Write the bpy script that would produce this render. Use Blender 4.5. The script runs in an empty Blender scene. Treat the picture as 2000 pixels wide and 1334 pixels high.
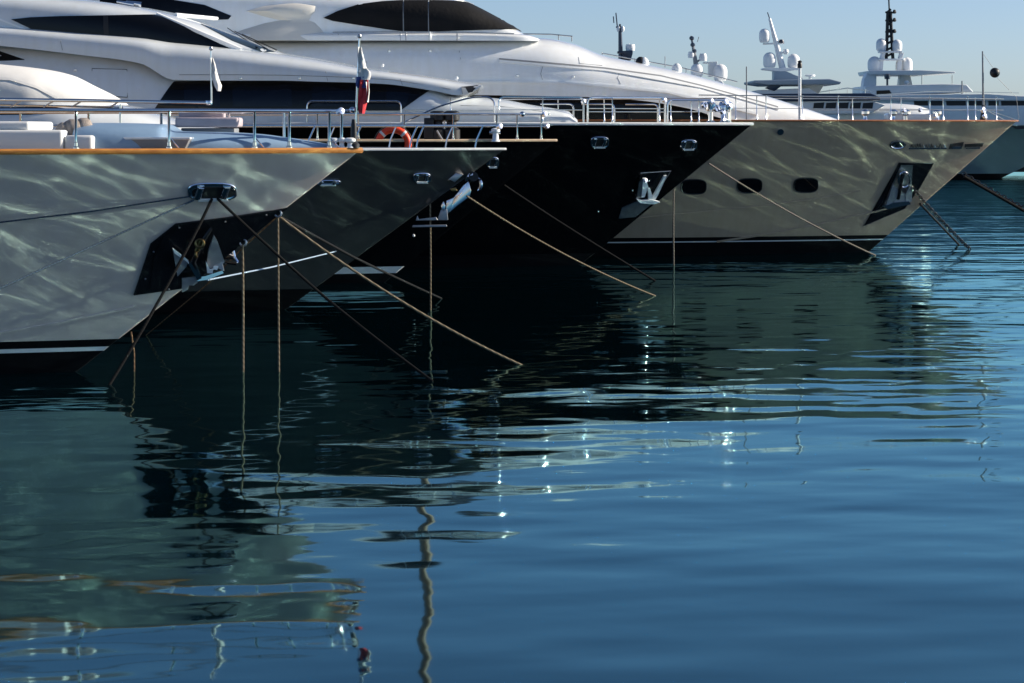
import bpy, bmesh, math, random
import numpy as np
from mathutils import Vector, Matrix

random.seed(7)
sc = bpy.context.scene
COL = sc.collection
PI = math.pi
R = math.radians

# ------------------------------------------------------------------ camera
F = 85 / 36 * 2000          # focal length in photograph pixels
HC = 3.83                   # eye height over the water
HOR = 250                   # photograph row of the horizon
cam = bpy.data.cameras.new('camera')
cam_ob = bpy.data.objects.new('camera', cam)
COL.objects.link(cam_ob)
cam.lens = 85
cam.sensor_width = 36
cam.shift_y = -417 / 2000
cam.clip_end = 6000
cam_ob.location = (0, 0, HC)
cam_ob.rotation_euler = (PI / 2, 0, 0)
sc.camera = cam_ob

# ------------------------------------------------------------------ light
SUN_EL, SUN_AZ = R(24), R(80)           # sun out over the right, a little behind the row of boats
S = Vector((math.cos(SUN_EL) * math.sin(SUN_AZ), math.cos(SUN_EL) * math.cos(SUN_AZ), math.sin(SUN_EL)))
world = bpy.data.worlds.new('World')
sc.world = world
world.use_nodes = True
wn = world.node_tree
sky = wn.nodes.new('ShaderNodeTexSky')
sky.sky_type = 'NISHITA'
sky.sun_disc = False
sky.sun_elevation = SUN_EL
sky.sun_rotation = SUN_AZ
sky.air_density = 0.6
sky.dust_density = 0.6
sky.ozone_density = 3.2
tint = wn.nodes.new('ShaderNodeMix')             # camera white balance: the whole sky a little cooler
tint.data_type = 'RGBA'
tint.blend_type = 'MULTIPLY'
tint.inputs[0].default_value = 1.0
tint.inputs[7].default_value = (1.02, 1.01, 1.03, 1)
wn.links.new(sky.outputs[0], tint.inputs[6])
wn.links.new(tint.outputs[2], wn.nodes['Background'].inputs[0])
wn.nodes['Background'].inputs[1].default_value = 0.081
sun = bpy.data.lights.new('sun', 'SUN')
sun.energy = 5.0
sun.angle = R(0.45)
sun.color = (1.0, 0.90, 0.76)
sun_ob = bpy.data.objects.new('sun', sun)
COL.objects.link(sun_ob)
sun_ob.rotation_euler = S.to_track_quat('Z', 'Y').to_euler()
vs_ = sc.view_settings
vs_.view_transform = 'Standard'
vs_.look = 'None'
vs_.exposure = 0.68
vs_.gamma = 1.0
vs_.use_curve_mapping = False
cy = sc.cycles
cy.use_guiding = True                    # finds the sunlight that the ripples throw onto the hulls
cy.use_surface_guiding = True
cy.surface_guiding_probability = 0.75
cy.guiding_training_samples = 128
cy.use_adaptive_sampling = False
cy.sample_clamp_indirect = 0
cy.sample_clamp_direct = 0
cy.blur_glossy = 0
cy.caustics_reflective = True
cy.max_bounces = 6
cy.diffuse_bounces = 3
cy.glossy_bounces = 5
cy.use_denoising = True
cy.denoiser = 'OPENIMAGEDENOISE'
cy.denoising_prefilter = 'ACCURATE'


# ------------------------------------------------------------------ helpers
def at(px, py, D):
    """photograph pixel at depth D metres -> world point"""
    return Vector(((px - 1000) * D / F, D, HC - (py - HOR) * D / F))


def wd(py):
    """depth at which the water surface crosses photograph row py"""
    return F * HC / (py - HOR)


def tag(o, label=None, cat=None, group=None, kind=None):
    if label: o['label'] = label
    if cat: o['category'] = cat
    if group: o['group'] = group
    if kind: o['kind'] = kind
    return o


def thing(name, label, cat, loc=(0, 0, 0), group=None):
    o = bpy.data.objects.new(name, None)
    COL.objects.link(o)
    o.location = loc
    o.empty_display_size = 0.3
    return tag(o, label, cat, group)


def link(name, me, mat, parent=None):
    if mat is not None and len(me.materials) == 0:
        me.materials.append(mat)
    o = bpy.data.objects.new(name, me)
    COL.objects.link(o)
    if parent is not None:
        o.parent = parent
        p = parent
        off = Vector((0, 0, 0))
        while p is not None:
            off += Vector(p.location)
            p = p.parent
        o.location = -off            # all meshes are written in world coordinates
    return o


class MB:
    def __init__(self):
        self.v = []
        self.f = []

    def add(self, v, f):
        n = len(self.v)
        self.v += [tuple(p) for p in v]
        self.f += [tuple(i + n for i in q) for q in f]
        return self

    def box(self, x0, x1, y0, y1, z0, z1):
        v = [(x0, y0, z0), (x1, y0, z0), (x1, y1, z0), (x0, y1, z0), (x0, y0, z1), (x1, y0, z1), (x1, y1, z1), (x0, y1, z1)]
        return self.add(v, [(0, 3, 2, 1), (4, 5, 6, 7), (0, 1, 5, 4), (1, 2, 6, 5), (2, 3, 7, 6), (3, 0, 4, 7)])

    def tube(self, pts, r, n=8, caps=True, closed=False):
        pts = [Vector(p) for p in pts]
        m = len(pts)
        rs = r if hasattr(r, '__len__') else [r] * m
        up = None
        rows = []
        for i, p in enumerate(pts):
            if closed:
                t = pts[(i + 1) % m] - pts[i - 1]
            else:
                t = pts[min(i + 1, m - 1)] - pts[max(i - 1, 0)]
            if t.length < 1e-9: t = Vector((0, 0, 1))
            t.normalize()
            if up is None:
                a = Vector((0, 0, 1)) if abs(t.z) < 0.9 else Vector((1, 0, 0))
                up = (a - t * a.dot(t)).normalized()
            else:
                up = up - t * up.dot(t)
                if up.length < 1e-6:
                    a = Vector((0, 1, 0))
                    up = a - t * a.dot(t)
                up.normalize()
            s = t.cross(up)
            rows.append([p + (up * math.cos(2 * PI * k / n) + s * math.sin(2 * PI * k / n)) * rs[i] for k in range(n)])
        v = [q for row in rows for q in row]
        f = []
        for i in range(m if closed else m - 1):
            j = (i + 1) % m
            for k in range(n):
                l = (k + 1) % n
                f.append((i * n + k, i * n + l, j * n + l, j * n + k))
        if caps and not closed:
            f.append(tuple(range(n - 1, -1, -1)))
            f.append(tuple((m - 1) * n + k for k in range(n)))
        return self.add(v, f)

    def lathe(self, c, prof, n=20, sx=1, sy=1):
        """prof: list of (radius, z) from bottom to top"""
        v, f = [], []
        m = len(prof)
        for r, z in prof:
            for k in range(n):
                a = 2 * PI * k / n
                v.append((c[0] + r * math.cos(a) * sx, c[1] + r * math.sin(a) * sy, c[2] + z))
        for i in range(m - 1):
            for k in range(n):
                l = (k + 1) % n
                f.append((i * n + k, i * n + l, (i + 1) * n + l, (i + 1) * n + k))
        f.append(tuple(range(n - 1, -1, -1)))
        f.append(tuple((m - 1) * n + k for k in range(n)))
        return self.add(v, f)

    def torus(self, c, Rr, r, axis='y', n=28, m=10):
        pts = []
        for k in range(n):
            a = 2 * PI * k / n
            u, w = Rr * math.cos(a), Rr * math.sin(a)
            pts.append({'y': (c[0] + u, c[1], c[2] + w), 'z': (c[0] + u, c[1] + w, c[2]), 'x': (c[0], c[1] + u, c[2] + w)}[axis])
        return self.tube(pts, r, m, closed=True)

    def build(self, name, mat, parent=None, smooth=40, bevel=0):
        me = bpy.data.meshes.new(name)
        me.from_pydata(self.v, [], self.f)
        bm = bmesh.new()
        bm.from_mesh(me)
        bmesh.ops.recalc_face_normals(bm, faces=bm.faces)
        if bevel:
            es = [e for e in bm.edges if len(e.link_faces) == 2 and e.calc_face_angle(0) > R(35)]
            bmesh.ops.bevel(bm, geom=es, offset=bevel, segments=3, profile=0.5, affect='EDGES', clamp_overlap=True)
        bm.to_mesh(me)
        bm.free()
        if smooth:
            me.shade_smooth()
            me.set_sharp_from_angle(angle=R(smooth))
        return link(name, me, mat, parent)


def tube(name, pts, r, mat, parent=None, n=8, **k):
    return MB().tube(pts, r, n, **k).build(name, mat, parent)


def box(name, x0, x1, y0, y1, z0, z1, mat, parent=None, bevel=0.01):
    return MB().box(x0, x1, y0, y1, z0, z1).build(name, mat, parent, bevel=bevel)


def fillet(pts, rad, seg=6):
    """round the inner corners of a polyline"""
    pts = [Vector(p) for p in pts]
    out = [pts[0]]
    for i in range(1, len(pts) - 1):
        a, b, c = pts[i - 1], pts[i], pts[i + 1]
        u, w = (a - b), (c - b)
        r = min(rad, u.length * .45, w.length * .45)
        p, q = b + u.normalized() * r, b + w.normalized() * r
        for k in range(seg + 1):
            t = k / seg
            out.append(p * (1 - t) ** 2 + b * 2 * t * (1 - t) + q * t * t)
    out.append(pts[-1])
    return out


def pchip(xs, ys):
    xs = np.array(xs, float)
    ys = np.array(ys, float)
    h = np.diff(xs)
    d = np.diff(ys) / h
    m = np.zeros_like(xs)
    m[0], m[-1] = d[0], d[-1]
    for i in range(1, len(xs) - 1):
        if d[i - 1] * d[i] > 0:
            w1, w2 = 2 * h[i] + h[i - 1], h[i] + 2 * h[i - 1]
            m[i] = (w1 + w2) / (w1 / d[i - 1] + w2 / d[i])

    def fn(x):
        x = min(max(x, xs[0]), xs[-1])
        i = int(min(max(np.searchsorted(xs, x) - 1, 0), len(h) - 1))
        t = (x - xs[i]) / h[i]
        return float((2 * t ** 3 - 3 * t ** 2 + 1) * ys[i] + (t ** 3 - 2 * t ** 2 + t) * h[i] * m[i] + (-2 * t ** 3 + 3 * t ** 2) * ys[i + 1] + (t ** 3 - t ** 2) * h[i] * m[i + 1])
    return fn


# ------------------------------------------------------------------ materials
def mat_(name):
    m = bpy.data.materials.new(name)
    m.use_nodes = True
    return m, m.node_tree.nodes, m.node_tree.links, m.node_tree.nodes['Principled BSDF']


def paint(name, col, rough=0.3, coat=0.0, var=0.06, scale=1.2, metal=0.0, streak=0.0, bump=0.0, spec=0.5):
    """painted or moulded surface with faint uneven soiling"""
    m, n, L, b = mat_(name)
    tc = n.new('ShaderNodeNewGeometry')
    no = n.new('ShaderNodeTexNoise')
    no.inputs['Scale'].default_value = scale
    no.inputs['Detail'].default_value = 6
    L.new(tc.outputs['Position'], no.inputs['Vector'])
    cr = n.new('ShaderNodeValToRGB')
    cr.color_ramp.elements[0].position = 0.3
    cr.color_ramp.elements[1].position = 0.7
    c = Vector(col)
    cr.color_ramp.elements[0].color = (*(c * (1 - var)), 1)
    cr.color_ramp.elements[1].color = (*(c * (1 + var)), 1)
    L.new(no.outputs['Fac'], cr.inputs[0])
    out = cr.outputs[0]
    if streak:
        mp = n.new('ShaderNodeMapping')
        mp.inputs['Scale'].default_value = (5, 5, .5)
        L.new(tc.outputs['Position'], mp.inputs[0])
        n2 = n.new('ShaderNodeTexNoise')
        n2.inputs['Scale'].default_value = 1.0
        n2.inputs['Detail'].default_value = 4
        L.new(mp.outputs[0], n2.inputs['Vector'])
        r2 = n.new('ShaderNodeValToRGB')
        r2.color_ramp.elements[0].position = .35
        r2.color_ramp.elements[1].position = .75
        r2.color_ramp.elements[0].color = (1, 1, 1, 1)
        q = 1 - streak
        r2.color_ramp.elements[1].color = (q, q * .985, q * .95, 1)
        L.new(n2.outputs['Fac'], r2.inputs[0])
        mx = n.new('ShaderNodeMix')
        mx.data_type = 'RGBA'
        mx.blend_type = 'MULTIPLY'
        mx.inputs[0].default_value = 1
        L.new(out, mx.inputs[6])
        L.new(r2.outputs[0], mx.inputs[7])
        out = mx.outputs[2]
    L.new(out, b.inputs['Base Color'])
    b.inputs['Roughness'].default_value = rough
    b.inputs['Metallic'].default_value = metal
    b.inputs['Coat Weight'].default_value = coat
    b.inputs['Coat Roughness'].default_value = 0.06
    b.inputs['Specular IOR Level'].default_value = spec
    if bump:
        bp = n.new('ShaderNodeBump')
        bp.inputs['Strength'].default_value = bump
        bp.inputs['Distance'].default_value = 0.02
        n3 = n.new('ShaderNodeTexNoise')
        n3.inputs['Scale'].default_value = scale * 6
        n3.inputs['Detail'].default_value = 5
        L.new(tc.outputs['Position'], n3.inputs['Vector'])
        L.new(n3.outputs['Fac'], bp.inputs['Height'])
        L.new(bp.outputs[0], b.inputs['Normal'])
    return m


def teak(name, c0, c1, rough=.4):
    m, n, L, b = mat_(name)
    tc = n.new('ShaderNodeNewGeometry')
    mp = n.new('ShaderNodeMapping')
    mp.inputs['Scale'].default_value = (1.2, 14, 30)
    L.new(tc.outputs['Position'], mp.inputs[0])
    no = n.new('ShaderNodeTexNoise')
    no.inputs['Scale'].default_value = 1
    no.inputs['Detail'].default_value = 7
    L.new(mp.outputs[0], no.inputs['Vector'])
    cr = n.new('ShaderNodeValToRGB')
    cr.color_ramp.elements[0].position = .3
    cr.color_ramp.elements[1].position = .7
    cr.color_ramp.elements[0].color = (*c0, 1)
    cr.color_ramp.elements[1].color = (*c1, 1)
    L.new(no.outputs['Fac'], cr.inputs[0])
    L.new(cr.outputs[0], b.inputs['Base Color'])
    b.inputs['Roughness'].default_value = rough
    b.inputs['Coat Weight'].default_value = .5
    b.inputs['Coat Roughness'].default_value = .12
    return m


def rope_mat(name, c0, c1):
    m, n, L, b = mat_(name)
    tc = n.new('ShaderNodeNewGeometry')
    wv = n.new('ShaderNodeTexWave')
    wv.bands_direction = 'DIAGONAL'
    wv.inputs['Scale'].default_value = 7
    wv.inputs['Distortion'].default_value = 1.5
    L.new(tc.outputs['Position'], wv.inputs['Vector'])
    cr = n.new('ShaderNodeValToRGB')
    cr.color_ramp.elements[0].color = (*c0, 1)
    cr.color_ramp.elements[1].color = (*c1, 1)
    L.new(wv.outputs['Fac'], cr.inputs[0])
    L.new(cr.outputs[0], b.inputs['Base Color'])
    b.inputs['Roughness'].default_value = .85
    b.inputs['Specular IOR Level'].default_value = .15
    return m


M = {
    'hull_grey': paint('hull_grey_paint', (.63, .535, .475), .22, .4, .03, .7, streak=.06),
    'hull_green': paint('hull_dark_green_paint', (.047, .048, .046), .2, .5, .10, .8, streak=.06),
    'hull_black': paint('hull_black_paint', (.0025, .0025, .003), .25, .05, .10, .8, spec=.2),
    'hull_black2': paint('hull_black_gloss', (.0022, .0022, .0026), .25, .05, .10, .8, spec=.2),
    'hull_greige': paint('hull_greige_paint', (.46, .345, .245), .22, .4, .04, .7, streak=.08),
    'boot_black': paint('boot_top_black', (.004, .004, .005), .4, spec=.15),
    'boot_white': paint('boot_stripe_white', (.72, .72, .7), .35),
    'antifoul': paint('antifouling_black', (.004, .004, .005), .6, 0, .25, 3, spec=.1),
    'white': paint('white_gelcoat', (.82, .84, .84), .22, .8, .02, .5, streak=.05),
    'white2': paint('pearl_grey_gelcoat', (.66, .70, .72), .22, .8, .02, .5, streak=.05),
    'cream': paint('cream_gelcoat', (.66, .64, .58), .3, .3, .02, .6),
    'vinyl': paint('white_vinyl_cushion', (.66, .67, .66), .55, 0, .02, 2, bump=.05),
    'canvas': paint('white_canvas', (.66, .655, .63), .85, 0, .05, 2, bump=.15),
    'canvas_black': paint('black_mesh_canvas', (.005, .0052, .006), .7, 0, .35, 1.6, bump=.5, spec=.2),
    'blue_shade': paint('white_moulding_blue_shade', (.21, .32, .45), .45, .1, .07, 2, bump=.15),  # white moulding, its blue sky-lit shade painted into the colour
    'beige_knit': paint('beige_woven_cloth', (.34, .29, .25), .95, 0, .3, 14, bump=.8),
    'rose': paint('dusty_rose_cushion', (.42, .36, .38), .8, 0, .08, 4, bump=.2),
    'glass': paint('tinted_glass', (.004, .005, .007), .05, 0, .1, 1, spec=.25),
    'glass_blue': paint('navy_glass', (.004, .007, .014), .06, 0, .1, 1, spec=.3),
    'screen': paint('windscreen_glass', (.02, .035, .045), .05, 0, .1, 1, spec=.8),
    'steel': paint('polished_steel', (.72, .73, .74), .11, 0, .04, 6, metal=1),
    'mirror': paint('mirror_steel', (.75, .76, .78), .06, 0, .04, 6, metal=1),
    'dull_steel': paint('brushed_steel', (.45, .45, .46), .33, 0, .15, 9, metal=1),
    'black_steel': paint('dark_pocket_steel', (.012, .013, .015), .22, 0, .3, 3, metal=.3),
    'galv': paint('galvanised_steel', (.30, .31, .33), .3, 0, .12, 8, metal=.35),
    'brass': paint('tarnished_brass', (.22, .15, .06), .3, 0, .2, 12, metal=1),
    'black': paint('matt_black', (.008, .008, .009), .5, 0, .2, 6),
    'rubber': paint('black_rubber', (.012, .012, .013), .7, 0, .2, 6),
    'grey': paint('grey_fittings', (.22, .23, .24), .45),
    'navy': paint('navy_paint', (.012, .022, .05), .3, .3),
    'orange': paint('orange_lifebuoy', (.85, .06, .012), .45, 0, .06, 6),
    'red': paint('red_flag_cloth', (.55, .03, .04), .85, 0, .12, 12, bump=.3),
    'flag_white': paint('white_flag_cloth', (.72, .70, .66), .85, 0, .08, 12, bump=.3),
    'flag_blue': paint('blue_flag_cloth', (.03, .06, .22), .85, 0, .12, 12, bump=.3),
    'teak': teak('varnished_teak', (.42, .15, .025), (.62, .26, .05)),
    'teak_pale': teak('weathered_teak', (.46, .33, .20), (.60, .45, .30), .6),
    'teak_red': teak('mahogany_rail', (.30, .085, .025), (.48, .17, .05)),
    'mast_wood': teak('spruce_mast', (.16, .08, .035), (.26, .14, .065)),
    'deck': teak('teak_deck', (.36, .27, .18), (.45, .35, .24), .7),
    'rope_tan': rope_mat('tan_rope', (.10, .078, .050), (.21, .17, .115)),
    'rope_grey': rope_mat('grey_rope', (.09, .08, .065), (.19, .17, .14)),
    'rope_black': rope_mat('black_rope', (.003, .003, .003), (.009, .009, .009)),
    'rope_blue': rope_mat('slate_blue_rope', (.03, .05, .07), (.06, .09, .12)),
    'rope_pale': rope_mat('pale_blue_rope', (.16, .22, .30), (.30, .38, .47)),
    'rope_brown': rope_mat('brown_rope', (.08, .05, .03), (.17, .11, .06)),
    'far_white': paint('far_white', (.68, .70, .70), .35, 0, .03, .5),
    'far_grey': paint('far_grey_blue', (.28, .34, .40), .4, 0, .03, .5),
    'far_teal': paint('far_teal_hull', (.16, .22, .24), .3, .3, .05, .5),
    'radome': paint('radome_white', (.78, .79, .79), .4, 0, .02, 2),
}


# ------------------------------------------------------------------ water
def water_material():
    m, n, L, b = mat_('harbour_water')
    n.remove(b)
    body = n.new('ShaderNodeBsdfDiffuse')                 # light scattered back by the green harbour water itself
    body.inputs['Color'].default_value = (0.0001, 0.0026, 0.0040, 1)
    glo = n.new('ShaderNodeBsdfGlossy')
    glo.inputs['Color'].default_value = (0.56, 0.97, 1.0, 1)
    glo.inputs['Roughness'].default_value = 0.035
    fre = n.new('ShaderNodeFresnel')
    fre.inputs['IOR'].default_value = 1.6
    mixs = n.new('ShaderNodeMixShader')
    L.new(fre.outputs[0], mixs.inputs[0])
    L.new(body.outputs[0], mixs.inputs[1])
    L.new(glo.outputs[0], mixs.inputs[2])
    L.new(mixs.outputs[0], n['Material Output'].inputs['Surface'])
    geo = n.new('ShaderNodeNewGeometry')

    def math_(op, a, c):
        q = n.new('ShaderNodeMath')
        q.operation = op
        for i, s in enumerate((a, c)):
            if hasattr(s, 'is_output') or hasattr(s, 'links'): L.new(s, q.inputs[i])
            else: q.inputs[i].default_value = s
        return q.outputs[0]

    # how ruffled each patch is: calm lanes and breezier ones
    mpp = n.new('ShaderNodeVectorMath')
    mpp.operation = 'MULTIPLY_ADD'
    L.new(geo.outputs['Position'], mpp.inputs[0])
    mpp.inputs[1].default_value = (.05, .07, 0)
    mpp.inputs[2].default_value = (3.1, 1.7, 0)
    pt = n.new('ShaderNodeTexNoise')
    pt.noise_dimensions = '2D'
    pt.inputs['Scale'].default_value = 1
    pt.inputs['Detail'].default_value = 2
    L.new(mpp.outputs[0], pt.inputs['Vector'])
    mr = n.new('ShaderNodeMapRange')
    mr.inputs[1].default_value = .35
    mr.inputs[2].default_value = .65
    mr.inputs[3].default_value = .55
    mr.inputs[4].default_value = 1.3
    L.new(pt.outputs['Fac'], mr.inputs[0])

    # the breeze reaches the berths but dies out on the open water nearer the quay
    sep = n.new('ShaderNodeSeparateXYZ')
    L.new(geo.outputs['Position'], sep.inputs[0])
    br = n.new('ShaderNodeMapRange')
    br.interpolation_type = 'SMOOTHSTEP'
    br.inputs[1].default_value = 22
    br.inputs[2].default_value = 35
    br.inputs[3].default_value = .60
    br.inputs[4].default_value = 1.0
    L.new(sep.outputs[1], br.inputs[0])
    ruffle = math_('MULTIPLY', mr.outputs[0], br.outputs[0])
    waves = ((.12, .38, .034, 0, .2, False), (.28, .85, .0160, 11, -.2, False), (.6, 1.3, .0080, 8, .3, False), (1.0, 1.5, .0098, 5, .25, True), (2.3, 3.3, .0017, 3, .1, True), (5.0, 7.0, .00030, 9, .0, True))

    def height(off):
        ad = n.new('ShaderNodeVectorMath')
        L.new(geo.outputs['Position'], ad.inputs[0])
        ad.inputs[1].default_value = off
        tot = None
        for sx, sy, amp, seed, rot, patchy in waves:
            mp = n.new('ShaderNodeMapping')
            mp.vector_type = 'TEXTURE'
            mp.inputs['Rotation'].default_value = (0, 0, rot)
            mp.inputs['Scale'].default_value = (1 / sx, 1 / sy, 1)
            mp.inputs['Location'].default_value = (seed * 1.7, seed * 2.3, 0)
            L.new(ad.outputs[0], mp.inputs[0])
            t = n.new('ShaderNodeTexNoise')
            t.noise_dimensions = '2D'
            t.inputs['Scale'].default_value = 1
            t.inputs['Detail'].default_value = 0
            L.new(mp.outputs[0], t.inputs['Vector'])
            v = math_('MULTIPLY', t.outputs['Fac'], amp)
            if patchy: v = math_('MULTIPLY', v, ruffle)
            tot = v if tot is None else math_('ADD', tot, v)
        return tot
    e = 0.02
    h0, hx, hy = height((0, 0, 0)), height((e, 0, 0)), height((0, e, 0))
    cx = n.new('ShaderNodeCombineXYZ')
    L.new(math_('SUBTRACT', h0, hx), cx.inputs[0])
    L.new(math_('SUBTRACT', h0, hy), cx.inputs[1])
    cx.inputs[2].default_value = e
    nm = n.new('ShaderNodeVectorMath')
    nm.operation = 'NORMALIZE'
    L.new(cx.outputs[0], nm.inputs[0])
    L.new(nm.outputs[0], glo.inputs['Normal'])
    L.new(nm.outputs[0], fre.inputs['Normal'])
    return m


w_ = MB().add([(-3000, -60, 0), (3000, -60, 0), (3000, 5500, 0), (-3000, 5500, 0)], [(0, 1, 2, 3)]).build('water', water_material(), smooth=0)
tag(w_, 'calm blue harbour water with slow ripples', 'water', kind='structure')


# ------------------------------------------------------------------ hull shapes
class Hull:
    def __init__(s, Yc, xt, zt, xw, L, Bd, Bw, Led, Lew, p=2.0, k=1.0, flare=1.0):
        s.Yc, s.xt, s.zt, s.xw, s.L, s.Bd, s.Bw, s.Led, s.Lew, s.p, s.k, s.flare = Yc, xt, zt, xw, L, Bd, Bw, Led, Lew, p, k, flare

    def xs(s, z):
        t = max(z, 0) / s.zt
        return s.xw + (s.xt - s.xw) * t ** s.k + min(z, 0) * 1.3

    def B(s, x, z):
        t = min(max(z / s.zt, 0), 1.1)
        d = max(0.0, s.xs(z) - x)
        Bm = s.Bw + (s.Bd - s.Bw) * t ** s.flare
        Le = s.Lew + (s.Led - s.Lew) * t
        u = min(1.0, d / Le)
        return Bm * (1 - (1 - u) ** s.p) + .025

    def y(s, x, z):
        return s.Yc - s.B(x, z)

    def pt(s, px, py, off=0.0):
        """point of the near side seen at a photograph pixel"""
        y = s.Yc
        for _ in range(25):
            x = (px - 1000) * y / F
            z = HC - (py - HOR) * y / F
            y = s.y(x, z) - off
        return Vector((x, y, z))

    def xz(s, pts):
        return [(lambda q: (q.x, q.z))(s.pt(*p)) for p in pts]

    def skin(s, name, z0, z1, mat, parent, rows=24, cols=48, off=0.0):
        v, f = [], []
        W = 2 * cols + 1
        for i in range(rows + 1):
            z = z0 + (z1 - z0) * i / rows
            x0 = s.xs(z)
            for j in range(-cols, cols + 1):
                q = (abs(j) / cols) ** 2
                x = x0 - q * (s.L - (s.xt - x0))
                b = s.B(x, z) + off if j else s.B(x, z) * .5
                v.append((x + off * (1 - q), s.Yc + (b if j > 0 else -b if j < 0 else 0), z))
        for i in range(rows):
            for j in range(W - 1):
                a = i * W + j
                f.append((a, a + 1, a + W + 1, a + W))
            f.append((i * W, (i + 1) * W, (i + 1) * W + W - 1, i * W + W - 1))
        return MB().add(v, f).build(name, mat, parent, smooth=50)

    def edge(s, z, side=-1, x0=None, x1=None, n=60, inset=0.0):
        """points along the sheer, aft to bow"""
        x1 = s.xs(z) if x1 is None else x1
        x0 = s.xt - s.L if x0 is None else x0
        out = []
        for i in range(n + 1):
            t = 1 - (1 - i / n) ** 2
            x = x0 + (x1 - x0) * t
            out.append(Vector((x, s.Yc + side * max(0.0, s.B(x, z) - inset), z)))
        return out

    def deck(s, z, mat, parent, name='deck'):
        a = s.edge(z, -1, inset=.03)
        b = s.edge(z, 1, inset=.03)
        v = [tuple(p) for p in a] + [tuple(p) for p in b]
        n = len(a)
        f = [(i, i + 1, n + i + 1, n + i) for i in range(n - 1)]
        return MB().add(v, f).build(name, mat, parent)

    def cap(s, name, z0, z1, out, inn, mat, parent, overhang=.0):
        """toe rail or rubbing strake swept round the sheer"""
        a = s.edge(s.zt - .001, -1)
        b = s.edge(s.zt - .001, 1)[::-1]
        path = a + b[1:]
        n = len(path)
        v, f = [], []
        for i, p in enumerate(path):
            t = (path[min(i + 1, n - 1)] - path[max(i - 1, 0)]).normalized()
            o = Vector((-t.y, t.x, 0)) * -1
            if i == len(a) - 1:
                o = Vector((1, 0, 0))
                p = p + Vector((overhang, 0, 0))
            if o.y * (p.y - s.Yc) < 0 and abs(p.y - s.Yc) > .05: o = -o
            c = 0.3 * (z1 - z0)
            for (q, z) in ((-inn, z0), (out - c * .5, z0), (out, z0 + c), (out, z1 - c), (out - c * .7, z1), (-inn, z1)):
                v.append((p.x + o.x * q, p.y + o.y * q, z))
        for i in range(n - 1):
            for k in range(6):
                l = (k + 1) % 6
                f.append((i * 6 + k, i * 6 + l, (i + 1) * 6 + l, (i + 1) * 6 + k))
        return MB().add(v, f).build(name, mat, parent, smooth=30)


def panel(name, poly, yfun, off, thick, mat, parent, step=.2, smooth=35):
    """a plate with the outline poly (x, z) that follows the surface y = yfun(x, z)"""
    bm = bmesh.new()
    vs = [bm.verts.new((x, 0, z)) for x, z in poly]
    bm.faces.new(vs)
    bmesh.ops.triangulate(bm, faces=bm.faces[:])
    xs = [p[0] for p in poly]
    zs = [p[1] for p in poly]
    for lo, hi, no, ax in ((min(xs), max(xs), (1, 0, 0), 0), (min(zs), max(zs), (0, 0, 1), 2)):
        k = int((hi - lo) / step)
        for i in range(1, k + 1):
            c = [0, 0, 0]
            c[ax] = lo + (hi - lo) * i / (k + 1)
            bmesh.ops.bisect_plane(bm, geom=bm.verts[:] + bm.edges[:] + bm.faces[:], plane_co=c, plane_no=no)
    nor = {}
    for v in bm.verts:
        x, z = v.co.x, v.co.z
        y = yfun(x, z)
        e = .01
        g = Vector((max(-2, min(2, (yfun(x + e, z) - yfun(x - e, z)) / (2 * e))), -1, max(-2, min(2, (yfun(x, z + e) - yfun(x, z - e)) / (2 * e))))).normalized()
        v.co = Vector((x, y, z)) + g * off
        nor[v] = g
    faces = bm.faces[:]
    order = list(nor.items())
    r = bmesh.ops.extrude_face_region(bm, geom=faces)
    for v in [q for q in r['geom'] if isinstance(q, bmesh.types.BMVert)]:
        g = min(order, key=lambda it: (it[0].co - v.co).length_squared)[1] if len(order) < 400 else Vector((0, -1, 0))
        v.co -= g * thick
    bmesh.ops.recalc_face_normals(bm, faces=bm.faces)
    me = bpy.data.meshes.new(name)
    bm.to_mesh(me)
    bm.free()
    me.shade_smooth()
    me.set_sharp_from_angle(angle=R(smooth))
    return link(name, me, mat, parent)


def oval(cx, cz, a, b, n=24, p=2.6):
    out = []
    for k in range(n):
        t = 2 * PI * k / n
        c, s_ = math.cos(t), math.sin(t)
        out.append((cx + a * math.copysign(abs(c) ** (2 / p), c), cz + b * math.copysign(abs(s_) ** (2 / p), s_)))
    return out


def strip(name, line, w, yfun, off, thick, mat, parent, step=.25):
    """a thin moulding of height w under a polyline (x, z)"""
    lo = [(x, z - w) for x, z in line[::-1]]
    return panel(name, list(line) + lo, yfun, off, thick, mat, parent, step)


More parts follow.
